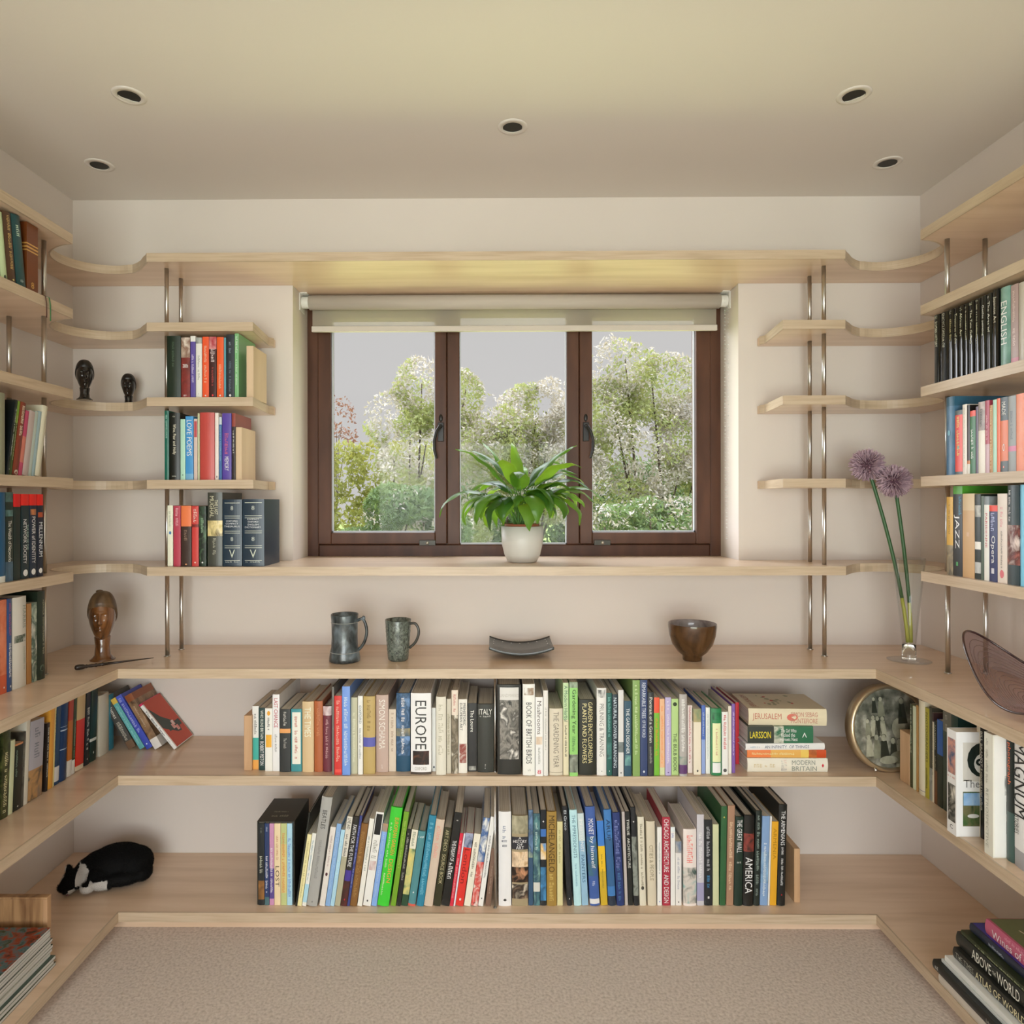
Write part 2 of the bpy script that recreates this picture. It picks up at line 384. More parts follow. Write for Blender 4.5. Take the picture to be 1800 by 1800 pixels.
m = MB(); m.box(-WL + DD - .055, -WL + DD - .037, YS, D - DD + .035, 0, LV[7] - TD - .001); struct(m.build('baseboard_left', maple_y))
m = MB(); m.box(WR - DD + .037, WR - DD + .055, YS, D - DD + .035, 0, LV[7] - TD - .001); struct(m.build('baseboard_right', maple_y))
# rods: vertical stainless supports
def rod(p, z0, z1, lab, rad=.0065):
    r = tag(empty('support_rod', (p[0], p[1], z0)), lab, 'rod', 'steel shelf rods')
    zz = sorted([z0, z1] + [v for l, t in ((k, TU) for k in range(5)) for v in (LV[l] - t, LV[l]) if z0 < LV[l] - .01 < z1 - .02])
    i = 0
    while i < len(zz) - 1:
        m = MB(); m.lathe([(rad, zz[i] - z0 + .0005), (rad, zz[i + 1] - z0 - .0005)], 16); m.sm = [f_ < 16 for f_ in range(len(m.f))]; m.build('rod_length', steel_m, r); i += 2
    m = MB(); m.lathe([(rad * 1.5, 0.0003), (rad * 1.5, .003)], 16); m.build('foot_collar', steel_m, r)
zu = LV[0] - TU
for (x, y), lab in (((293, 472), 'front steel rod left of the window beside the books'), ((318, 490), 'rear steel rod left of the window beside the books')):
    rod(onz(x, y, zu), LV[5], zu, lab)
for (x, y), lab in (((1448, 467.7), 'front steel rod right of the window'), ((1423, 485.6), 'rear steel rod right of the window, nearer the glass')):
    rod(onz(x, y, zu), LV[5], zu, lab)
pL = onz(77, 423, zu); pR = onz(1665, 420, zu); pR2 = onz(1729, 421, zu); pL2 = onz(13, 555, LV[1] - TU)
for p, lab in ((pL, 'outer steel rod of the left wall shelves'), (Vector((pL2.x, pL.y, 0)), 'inner steel rod close to the left wall'),
               (pR, 'outer steel rod of the right wall shelves'), (Vector((pR2.x, pR.y, 0)), 'inner steel rod close to the right wall')):
    rod((p.x, p.y), LV[5], zu, lab)
for lv, lab in ((6, 'short steel rod standing amid the middle row of books'), (7, 'short steel rod standing amid the bottom row of books')):
    p = onz(870.5, {6: 1357, 7: 1596}[lv], LV[lv]); rod((p.x, p.y), LV[lv], LV[lv - 1] - TD, lab, .0035)
# ---------------------------------------------------------------- ceiling downlights
well_m = solid('lamp_well_black', (.008, .008, .007), .5)
lamp_w = solid('lamp_white', (.75, .74, .68), .4)
for (x, y), lab, tilt, az in (((227, 168), 'left front recessed ceiling downlight with tilted white inner', .5, 2.3), ((901, 223), 'centre recessed ceiling downlight above the window', .2, 1.57),
                      ((1501, 167), 'right front recessed ceiling downlight with tilted white inner', .5, .8), ((175, 290), 'rear left recessed ceiling downlight near the corner', .1, 1.5),
                      ((1560, 286), 'rear right recessed ceiling downlight near the corner', .1, 1.5)):
    p = onz(x, y, ZC); r = tag(empty('ceiling_downlight', (p.x, p.y, ZC)), lab, 'ceiling light', 'recessed downlights')
    m = MB(); m.lathe([(.027, -.001), (.0275, -.0032), (.039, -.0026), (.042, -.0004), (.042, -.0001), (.027, -.0001)], 40, closed=True); m.build('trim_ring', solid('ring_paint', (.68, .64, .59), .5), r)
    m = MB(); m.lathe([(.0268, -.003), (.0268, -.0008), (.0001, -.0006)], 40); m.build('lamp_well', well_m, r)
    m = MB(); vs = []
    for k in range(24):                           # sliver of the tilted lamp
        a = az - 1.25 + 2.5 * k / 23; vs.append((.0255 * math.cos(a), .0255 * math.sin(a), -.0036))
    for k in range(23, -1, -1):
        a = az - 1.25 + 2.5 * k / 23; q = .0255 * (1 - tilt * math.sin(PI * k / 23)); vs.append((q * math.cos(a), q * math.sin(a), -.0036))
    m.prism(vs, -.0042, -.0032); m.build('lamp_rim', lamp_w, r)
# ---------------------------------------------------------------- books
TXT = {}
def glyphs(s):
    """vertices and faces of a line of lettering, unit height"""
    if s in TXT: return TXT[s]
    cu = bpy.data.curves.new('lettering', 'FONT'); cu.body = s; cu.size = 1; cu.resolution_u = 2
    o = bpy.data.objects.new('lettering', cu); C.objects.link(o)
    me = o.to_mesh(); v = [(a.co.x, a.co.y) for a in me.vertices]; f = [tuple(p.vertices) for p in me.polygons]
    o.to_mesh_clear(); bpy.data.objects.remove(o); bpy.data.curves.remove(cu)
    x0 = min(a[0] for a in v); x1 = max(a[0] for a in v); y0 = min(a[1] for a in v); y1 = max(a[1] for a in v)
    v = [(a - x0, b - y0) for a, b in v]; TXT[s] = (v, f, x1 - x0, y1 - y0); return TXT[s]
def ticks(n, rnd):
    """illegible small print: a row of narrow upright marks, unit height"""
    v = []; f = []; x = 0
    for i in range(n):
        if rnd.random() < .16: x += .45; continue
        w = rnd.uniform(.10, .16); h = rnd.uniform(.6, 1); y = rnd.choice([0, 0, .1])
        k = rnd.random()
        for (a, b, c, d) in ((x, y, x + w, h), (x + w, y + (h - y) * rnd.choice([0, .4, .82]), x + .40, None), (x + .30, y, x + .41, y + (h - y) * rnd.choice([.6, 1]))):
            if d is None: d = b + .13
            o = len(v); v += [(a, b), (c, b), (c, d), (a, d)]; f.append((o, o + 1, o + 2, o + 3))
        x += .58
    return v, f, x, 1.0
NB = [0]
def make_book(M, w, h, d, kind, colour, marks, texts, name=None):
    """local frame: x along the shelf, y into the shelf, z up, spine at y=0"""
    NB[0] += 1; rnd = random.Random(NB[0])
    gl = .07 if 'G' in kind else (.5 if 'M' in kind else .34)
    root = empty('book', M)
    hard = 'H' in kind; t = min(.0028 if hard else .0007, w * .12)
    bulge = (min(.0038, w * .13) if hard else min(.0012, w * .04)) if 'F' not in kind else 0
    mats = [bmat(colour, gl)]; cuts = [0, h]; bands = []; patches = []
    for k in marks.split():
        inset = 0; c0 = k
        if k[0] in 'mcs': inset = k[0]; k = k[1:]
        rng, col = k.split(':')
        if '-' in rng: a, b = [float(q) for q in rng.split('-')]
        else: a = b = float(rng)
        mats.append(bmat(col, gl)); mi = len(mats) - 1
        if inset: patches.append((inset, a, b, mi))
        else: bands.append((h * (1 - b), h * (1 - a), mi)); cuts += [h * (1 - b), h * (1 - a)]
    cuts = sorted(set(round(c, 5) for c in cuts))
    ns = 8 if bulge > .0005 else 2
    def sy(x): return -bulge * max(0, 1 - (2 * x / w - 1) ** 2)
    prof = [(0, d)] + [(w * i / ns, sy(w * i / ns)) for i in range(ns + 1)] + [(w, d), (w - t, d), (w - t, t + .001), (t, t + .001), (t, d)]
    n = len(prof); m = MB(); vs = []; fs = []; ms = []
    for c in cuts: vs += [(x, y, c) for x, y in prof]
    for i in range(len(cuts) - 1):
        zc = (cuts[i] + cuts[i + 1]) / 2; mi = 0
        for a, b, k in bands:
            if a < zc < b: mi = k
        for j in range(n):
            j2 = (j + 1) % n; fs.append((i * n + j, i * n + j2, (i + 1) * n + j2, (i + 1) * n + j)); ms.append(mi)
    T = (len(cuts) - 1) * n
    # caps: spine fan + two boards
    k0 = 1; k1 = ns + 1
    for base, flip in ((0, 1), (T, 0)):
        polys = [tuple(base + q for q in list(range(1, ns + 2)) + [ns + 4, ns + 5]), tuple(base + q for q in (ns + 1, ns + 2, ns + 3, ns + 4)), tuple(base + q for q in (0, 1, ns + 5, ns + 6))]
        for p in polys: fs.append(tuple(reversed(p)) if flip else p); ms.append(0 if not flip else 0)
    o = len(m.v); m.v = vs; m.f = fs; m.m = ms; m.sm = [False] * len(fs)
    def skin(pts, faces, mi, off=.0004):
        m.add([(x, sy(min(max(x, 0), w)) - off, z) for x, z in pts], faces, mi)
    for ty, a, b, mi in patches:
        if ty == 'm':
            q = 6; e = w * .1; P = [(e + (w - 2 * e) * i / q, z) for z in (h * (1 - b), h * (1 - a)) for i in range(q + 1)]
            skin(P, [(i, i + 1, q + 2 + i, q + 1 + i) for i in range(q)], mi, .0002)
        else:
            rr = w * (.30 if ty == 'c' else .22); z = h * (1 - a); P = [(w / 2 + rr * math.cos(2 * PI * i / 12), z + rr * (1 if ty == 'c' else 1.5) * math.sin(2 * PI * i / 12)) for i in range(12)]
            skin(P, [tuple(range(12))], mi, .0003)
    cov = m.build('cover', mats, root)
    # pages
    p = .0035 if hard else .0003; m = MB(); m.box(t + .0001, w - t - .0001, t + .0012, d - p, p, h - p - .0004); m.build('page_block', page_m, root)
    # lettering
    if texts:
        m = MB(); tm = []
        for tx in texts.split('+'):
            q = tx.split('/'); s = q[0]; col = q[1]; a, b = [float(z) for z in q[2].split('-')]; fr = float(q[3]) if len(q) > 3 else .5; xo = float(q[4]) if len(q) > 4 else .5
            hor = s[0] == '~'; up = s[0] == '^'; s = s.lstrip('~^')
            L = (b - a) * h
            if s in ('s', 'm', 'c'):                  # small publisher emblem, no readable mark
                tm.append(bmat(col, gl)); q_ = w * fr * .5; zc_ = h * (1 - (a + b) / 2); n_ = {'s': 4, 'm': 4, 'c': 14}[s]; hh_ = min((b - a) * h * .5, q_ * 1.4)
                m.add([(w * xo + q_ * math.cos(2 * PI * i / n_ + (PI / 4 if s == 'm' else 0)), sy(w * xo) - .0007, zc_ + hh_ * math.sin(2 * PI * i / n_ + (PI / 4 if s == 'm' else 0))) for i in range(n_)], [tuple(range(n_))], len(tm) - 1); continue
            if s[0] == '=':
                num = max(3, int(L / (w * fr * .62))) if not hor else 6
                num = min(num, 34); v, f, tw, th = ticks(num, rnd)
            else: v, f, tw, th = glyphs(s)
            tm.append(bmat(col, gl)); mi = len(tm) - 1
            if hor:
                sx = w * fr / tw; sz = L / th; sz = min(sz, sx * 1.6); P = [(w * xo + (x - tw / 2) * sx, h * (1 - (a + b) / 2) + (z - th / 2) * sz) for x, z in v]
            else:
                sl = L / tw; sh = w * fr / th
                if s[0] != '=': sh = min(sh, sl * 1.9); sl = min(sl, sh * 1.7)
                if up: P = [(w * xo - (z - th / 2) * sh, h * (1 - b) + x * sl) for x, z in v]
                else: P = [(w * xo + (z - th / 2) * sh, h * (1 - a) - x * sl) for x, z in v]
            xs_ = [abs(x - w / 2) for x, z in P]; wide_ = max(xs_) > w * .26 and s[0] != '='
            m.add([(x, (-bulge if wide_ else sy(min(max(x, 0), w))) - .0007, z) for x, z in P], f, mi)
        m.build('spine_lettering', tm, cov)
    return root
ROWS = []
def pack_row(phrase, group, lv, facing, org, sc, lines, X0=None, Y0=None, maxd=.2, yb=None, lean=0.0, hmax=None, dflt=.72, catn='book'):
    zs = LV[lv]; top = LV[lv - 1] - (TU if lv - 1 < 5 else TD)
    rows = []; prev = None
    for ln in lines.strip().split('\n'):
        q = [s.strip() for s in ln.split(';')]
        a = q[0].split(); xl, xr, yt = [float(v) for v in a[:3]]; b = yb; le = lean
        for e in a[3:]:
            if e[0] == 'L': le = float(e[1:])
            else: b = float(e)
        rows.append((xl, xr, yt, b, le, q[1], q[2], q[3], q[4], q[5]))
    made = []
    for xl, xr, yt, b, le, kind, colour, marks, texts, nm_ in rows:
        pxl, pxr, pyt = org[0] + xl / sc, org[0] + xr / sc, org[1] + yt / sc
        an = math.atan(le)
        if facing == 'B':
            Y = Y0 if Y0 else onz((pxl + pxr) / 2, org[1] + b / sc, zs).y
            s0 = ony(pxl, 900, Y).x; s1 = ony(pxr, 900, Y).x; zt_ = ony((pxl + pxr) / 2, pyt, Y).z; limit = D - Y - .004
        else:
            s0 = onx(pxl, 900, X0).y; s1 = onx(pxr, 900, X0).y
            zt_ = onx((pxl + pxr) / 2, pyt, X0).z; limit = (WL if facing == 'L' else WR) - abs(X0) - .004
            if facing == 'R': s0, s1 = -s0, -s1
        h = (min(zt_, top - .003) - zs) / math.cos(an)
        if hmax: h = min(h, hmax)
        if prev is not None:
            pr, pa, ph = prev; hm = min(h * math.cos(an), ph)
            need = max(pr, pr + hm * (math.tan(pa) - math.tan(an))) + .0006
            if s0 < need: s0 = need
            if s1 < s0 + .005: s1 = s0 + .005
        wd = (s1 - s0) * math.cos(an) - .0004
        # the top corner must stay under the shelf above
        h = min(h, (top - .002 - zs - wd * abs(math.sin(an))) / math.cos(an))
        d = min(limit, maxd, h * dflt)
        pivot = s1 if an > 0 else s0
        if facing == 'B': R = Matrix.Identity(4); org3 = Vector((pivot, Y, zs))
        elif facing == 'L': R = Matrix(((0, -1, 0, 0), (1, 0, 0, 0), (0, 0, 1, 0), (0, 0, 0, 1))); org3 = Vector((X0, pivot, zs))
        else: R = Matrix(((0, 1, 0, 0), (-1, 0, 0, 0), (0, 0, 1, 0), (0, 0, 0, 1))); org3 = Vector((X0, -pivot, zs))
        M = Matrix.Translation(org3 + Vector((0, 0, .0004))) @ R @ Matrix.Rotation(an, 4, 'Y') @ Matrix.Translation((-wd if an > 0 else 0, 0, 0))
        o = make_book(M, wd, h, d, kind, colour, marks, texts)
        prev = (s1, an, h * math.cos(an)); made.append((o, nm_))
    for i, (o, nm_) in enumerate(made):
        l = nm_ + ' ' + phrase; a = made[i - 1][1] if i else None; b = made[i + 1][1] if i < len(made) - 1 else None
        core = lambda s: ' '.join(w_ for w_ in s.split() if w_ not in ('thin', 'tall', 'slim', 'thick', 'paperback', 'hardback', 'book'))
        if a and b: e = ', between %s and %s' % (core(a), core(b))
        elif b: e = ', leftmost, beside %s' % core(b)
        elif a: e = ', rightmost, beside %s' % core(a)
        else: e = ''
        if len((l + e).split()) > 16 and a: e = ', right of %s' % core(a)
        if len((l + e).split()) > 16 and b: e = ', left of %s' % core(b)
        if len((l + e).split()) > 16: e = ''
        tag(o, l + e, catn, group)
    ROWS.append(made); return made

# middle back shelf
pack_row('on middle back shelf', 'books on the middle back shelf', 6, 'B', (420, 1180), 3.913, '''
90 135 240 675; P; e8e6dc; .5-.85:3fa89c .85-1:e0a050; =/555555/.1-.45/.4; white and teal paperback
133 180 252 680; P; 1f3d3c; ; WHO RUNS BRITAIN/d8dcd4/.04-.5/.45+ROBERT PESTON/ffffff/.54-.92/.55; dark green BRITAIN paperback
178 228 255 688; P; ebe6da; s.08:e8a030 m.42-.62:e9a83a; =/444444/.15-.35/.35; white paperback with orange patch
225 277 160 688; P; efece4; ; LAST CHANCE/b03848/.05-.43/.55+=/888888/.52-.75/.35; tall white LAST CHANCE book
279 352 262 692; P; 2d3132; .31-.38:d99a5c; =/b8b8b0/.04-.27/.3+The French/b8b8b0/.46-.62/.35; black paperback with orange band
357 430 260 690; P; 3f8c93; m.05-.88:e8e0d4; =/b05040/.12-.8/.3; teal paperback with cream label
434 513 208 692; H; cdb48c; ; THE TIMES/efe4cc/.08-.5/.55; beige gilt-titled hardback
516 575 205 690; H; a85e38; ; =/c08058/.1-.5/.4; rust brown book
577 635 240 690; H; 6c2f3c; .0-.14:d8c8c8|8a4a50; =/c8a0a0/.2-.8/.35; burgundy book with pale top
637 652 108 712; H; 6f6d68; ; ; thin tall grey book
654 706 170 712; P; c8322f; m.93-.97:e05048; =/e0b0a0/.06-.84/.45; bright red book in dark sleeve
708 762 105 715; P; 6d93d8; ; =/c8d8f8/.12-.9/.5; tall bright blue book
764 814 180 705; H; b9b79c; ; =/d8d8c0/.2-.85/.4; pale sage book
816 850 170 710; H; e6e4dc; ; OXFORD/6a7a80/.12-.35/.5+=/808888/.4-.8/.4; white book with grey lettering
853 934 172 705; H; b49c62; .53-.65:5a5ca8; =/8a7440/.05-.45/.35; gold book with blue band
937 1026 162 692; H; b8a196; ; SIMON SCHAMA/e4dcd4/.06-.7/.5+m.9-.95/ffffff/.9-.95/.1; wide mauve beige hardback
1029 1078 262 690; P; cdbfae; ; =/98806a/.06-.7/.35; short beige book
1081 1175 150 688; H; 4a6c94|2c4c6a|7a9cc8; .8-1:1d4a66 .45-.55:a89a70|3c5468; =/e0e8ec/.06-.78/.25; wide blue photographic hardback
1180 1320 150 708; H; eceae6; .97-1:4a4038 m.71-.88:4a2a20|181410|7a4a30; EUROPE/30302e/.09-.69/.55+~OXFORD/9a9488/.9-.95/.6; very wide white EUROPE hardback
1323 1352 252 690; P; dcdcd8; s.93:303848; ; thin white book
1354 1422 175 712; H; d6d2c4; ; =/b0ac98/.1-.75/.5; cream hardback
1424 1458 190 703; H; c4beae; ; =/90886c/.2-.75/.5; slim greyish cream book
1460 1505 130 703; H; d8d0c0|605848|a89c88; .0-.3:dccfc0; =/b86a60/.05-.26/.4; tall book with pale collage spine
1508 1568 192 700; H; e2ddd4; m.6-.86:e2ddd4|8a3a30|e2ddd4; PREHISTORIC/444444/.05-.35/.3/.68+EUROPEAN ART/444444/.05-.42/.3/.32; white EUROPEAN ART hardback
1571 1634 220 690; P; 262626; m.92-.98:b0b0a8|262626; The Louvre/e6e2d8/.1-.42/.38; black The Louvre paperback
1638 1750 225 693; H; 2f312c; ; ~ITALY/e4e0d8/.07-.15/.8+~=/b8b8b0/.16-.19/.7+=/b8b8b0/.88-.95/.1; wide black ITALY hardback
''', maxd=.27, dflt=.95)
pack_row('on middle back shelf', 'books on the middle back shelf', 6, 'B', (860, 1180), 3.913, '''
54 217 92 708; H; 24241f; m.03-.17:cfcdc8 m.17-.83:d8d4cc|46443f|8a867e|2a2a27 m.83-.96:24241f; ~LANDMARKS/b8b4ac/.10-.135/.8; widest black book with monochrome photograph
228 312 88 715; H; e6e2da; m.04-.12:e6e2da|907860|e6e2da; BOOK OF BRITISH BIRDS/3c3a38/.2-.87/.45+~=/605040/.92-.95/.4; white BRITISH BIRDS hardback
315 368 178 722; P; e9e5de; m.5-.6:b89878|dcd0c0; Mushrooms/55453c/.05-.47/.55+=/909088/.64-.85/.3+~8/c83850/.92-.97/.5; white Mushrooms book
370 403 132 718; H; dbd9d3; ; =/a8a8a0/.2-.7/.35; slim whitish book
411 503 255 715; H; cfc6b2; .95-.955:6a6048; THE GARDENING YEAR/7a7264/.05-.88/.4; wide beige GARDENING YEAR book
506 544 80 715; P; d8cfae; .0-.4:b9cfa0; A Modern Herbal/3a6a52/.03-.42/.6+=/303030/.45-.8/.4; cream and green Herbal book
550 607 75 722; P; 8cc46c; .0-.06:5c6c54|a8b8a0 .77-.96:2f332c|a0a898; Gardening Year/1c3018/.08-.55/.6+=/507848/.58-.74/.4; light green Gardening paperback
614 732 195 712; H; 25271f; ; GARDEN ENCYCLOPAEDIA/d9cf98/.03-.84/.25/.66+PLANTS AND FLOWERS/d9cf98/.05-.84/.25/.32; wide black PLANTS AND FLOWERS book
737 803 115 715; H; dddcd8; m.02-.11:505050|d8d8d4|303030; PRUNING & TRAINING/70706c/.18-.78/.45+m/505050/.93-.97/.1; white PRUNING book
806 842 150 718; P; 1d5750; m.6-.8:1c2c30|4a9088; =/78b8b0/.05-.55/.5+s/ffffff/.93-.96/.2; dark teal book
845 882 160 720; P; 23303a; ; NATURAL FLOWER ARRANGING/c8d4dc/.04-.9/.6; dark slate FLOWER ARRANGING book
884 922 130 725; P; cdccca; .6-.72:88928f|50585a; s/555555/.94-.97/.3; pale grey book
926 976 205 722; P; 2b4d60; m.72-.86:2b4d60|7ab0a8; THE GARDEN DESIGNER/dce4e0/.1-.7/.45; navy GARDEN DESIGNER book
984 1034 62 722; P; 7d9c58; ; =/c8d8a8/.05-.78/.4; tall olive green book
1036 1086 60 720; P; 2f3f68; ; REMARKABLE TREES/ccd4e4/.03-.4/.5+OF THE WORLD/ccd4e4/.42-.6/.5+s/d0d8f0/.94-.97/.3; tall navy TREES OF THE WORLD book
1088 1130 145 720; H; 34383a; ; Portrait of a Garden/d8d8d0/.06-.6/.5+=/a0a098/.65-.85/.4; dark grey Portrait of a Garden book
1131 1168 180 718; P; 6fae34; .0-.2:dd5538; =/d88830/.25-.75/.5; lime book with red top
1170 1205 190 715; P; dcb088; .9-1:c8d0a0; =/e88850/.1-.85/.4; pale orange book
1208 1249 180 718; P; b0a6cc; ; =/e0dcf0/.05-.85/.35+s/503878/.95-.97/.3; lilac book
1251 1299 190 715; P; a9c682; c.07:2a3a20; THE BULB BOOK/304028/.45-.95/.5; pale green BULB BOOK
1306 1358 158 722; H; a8a4a0; .76-.86:6c8880|b0a8a0 .86-.97:5c3a6a; =/e4e0dc/.06-.7/.5; grey and purple book
1362 1394 235 700; P; e2d4ce; ; =/c06068/.02-.9/.45; pale pinkish white book
1397 1455 260 712; P; ddd4c0; .0-.2:7a8a68|b8a070; s/404038/.92-.96/.3; cream book with green top
1458 1484 235 705; P; 4a68b4; .5-1:8ca0d0; =/c8d4f0/.1-.45/.4; thin blue book
1487 1516 250 705; P; e0e2dc; ; =/b0b8b0/.1-.8/.3; thin plain white book
1519 1595 255 715; H; 2f7f50; m.06-.17:2f7f50|182820 m.22-.8:dde2b0 m.81-.96:e8e8e0; =/c08070/.3-.7/.2; green hardback with cream label
1598 1640 280 712; P; e8e2dc; c.93:505050; =/c04048/.05-.6/.5; white book with red lettering
1642 1664 240 705; P; d8cfc0; .5-1:e0dcd0; ; thin cream striped book
1666 1689 225 700; P; 7a5aa4; ; =/d8c8e8/.1-.75/.5; thin purple book
1691 1716 215 640; P; c02c38; ; ; short thin bright red book
''', maxd=.27, dflt=.95)
# bottom back shelf, left half: a slipcase, then books leaning to the right
SLIP = len(ROWS)
pack_row('in bottom-shelf slipcase', 'small books in the slipcase', 7, 'B', (440, 1370), 4.091, '''
54 97 318 905; P; 23292c; .7-.93:a0703c|4a3420; =/808880/.04-.12/.3+=/c0c4b0/.4-.63/.5; black paperback
99 132 318 905; P; 2b3c66; .9-1:4a6a70; =/b8c4d8/.04-.1/.4+=/d8d8e0/.4-.85/.55; navy paperback
134 167 318 905; P; c08cb0; .55-.92:5a4a8c; =/f0e0f0/.3-.85/.5; pink and purple paperback
169 214 318 905; P; e2cda8; ; =/c09070/.15-.45/.4+LOST/504030/.52-.9/.6; cream dark-lettered paperback
216 258 318 905; P; b8c084; .25-.85:d0c080; =/d08848/.12-.85/.5; green and orange paperback
260 297 318 905; P; a8cfe4; ; =/7090c8/.18-.9/.6; pale blue paperback
''', maxd=.125, dflt=.9, yb=905)
pack_row('on bottom back shelf', 'books on the bottom back shelf', 7, 'B', (440, 1370), 4.091, '''
318 330 240; H; 202421; ; ; tall black book
332 363 398; P; e2d9a4; ; =/b0a870/.1-.9/.4; pale yellow paperback
366 396 390; P; dfe0d8; .7-.95:a8d0e0; =/80a0b0/.1-.65/.4; white and aqua paperback
398 475 130; H; a3a39f; ; BEATLES/33332f/.12-.29/.42+=/8a8a86/.38-.75/.3+m/444444/.95-.97/.1; large silver grey hardback
490 530 345; P; d9d4cc; s.6:502830; =/a8908c/.1-.5/.3; slim white book
533 567 322; P; 83a8d4; ; =/a8c4e4/.1-.8/.4; mid blue book
569 598 365; P; a5cdea; ; =/c8e0f0/.1-.9/.4; thin sky blue book
600 640 270; P; a9a68c; .0-.45:d4d0c4; LIVE AID/34342c/.02-.14/.6+=/34342c/.2-.45/.5; sage and cream LIVE AID book
643 688 270; H; 2c2a26; .6-.72:4a3c90 .72-1:5c2a28|2c2a26; FAITH FOR THE FUTURE/f0f0ec/.09-.56/.6+c/c03040/.9-.95/.2; dark FAITH FOR THE FUTURE book
690 708 262; P; 3c4480; ; =/98a0d0/.1-.8/.5; thin indigo book
710 759 320; H; 7f5a30; ; =/a07c48/.1-.9/.6; brown leathery hardback
763 798 285; P; e2dfd6; ; =/80908c/.2-.6/.4; slim white leaning book
803 860 240; P; e6e3dc; m.02-.24:1e1e1e m.52-.62:a04850|e6e3dc; =/a0a098/.3-.5/.6+c/404040/.93-.96/.2; white book with black label
863 903 320; P; 7fa4dc; .0-.1:b08860|6a90a0; =/a8c4ec/.1-.9/.4; light blue book
906 990 205; H; 3fc437; ; EUROPEAN GARDEN/e89040/.1-.48/.34/.66+DESIGN/e89040/.52-.76/.34/.66+=/d8f0c0/.16-.9/.16/.25; bright green EUROPEAN GARDEN DESIGN hardback
1003 1040 235; P; 6f9c28; ; =/a8c060/.1-.6/.4; thin moss green book
1044 1074 360; P; 232522; ; =/b0b0a8/.04-.7/.5; thin black book
1078 1124 365; P; 4f7452|b8b878|e0c870; .0-.25:e0dcc8 .85-1:2c4a34; =/708068/.03-.22/.5; green landscape-print book
1127 1180 375; H; 4f868c; .97-1:d06050; ~=/d8e8e8/.05-.09/.8+s/e0e8e0/.8-.83/.2; slate teal hardback
1188 1240 262; H; 2c7f9c; ; =/78b8cc/.06-.9/.5; petrol blue hardback
1242 1305 290; H; c9b8a6; ; =/d89888/.08-.45/.55; pinkish beige hardback
1310 1360 350; P; 33331f; ; ART DECO/b8b088/.03-.3/.5+SOURCE BOOK/b8b088/.34-.72/.5; olive black ART DECO book
1368 1425 243; P; 1e1e1c; ; THE DREAM OF/f0eeea/.3-.52/.5+=/f0eeea/.54-.72/.6+=/e0e0d8/.07-.1/.2; black THE DREAM OF book
1428 1453 390; P; d02c44; ; =/f0a0a0/.1-.9/.5; thin scarlet book
1455 1466 390; P; dcd8e0; ; ; very thin white book
1468 1525 390; P; d4342c; .0-.2:4a5a78|a0a8c0|28304a; London/8c1c1c/.22-.7/.62+m/f0d0c8/.88-.94/.3; red London book
1530 1578 395; P; e0dccb; ; =/706858/.1-.6/.4; ivory paperback
1580 1629 280; P; e4e1d8|2f5a94|e4e1d8; .5-1:e4e1d8|c84038|e4e1d8; =/404040/.96-.98/.4; white book with blue and red pattern
1632 1668 272; P; e2e0dc; ; =/606468/.2-.7/.4+s/606060/.9-.93/.3; slim white upright-lettered book
1680 1722 500 912 L.11; M; 755a4a; ; =/a89080/.3-.8/.3; brown paper-covered book
''', maxd=.27, dflt=.8, yb=912, lean=.145)
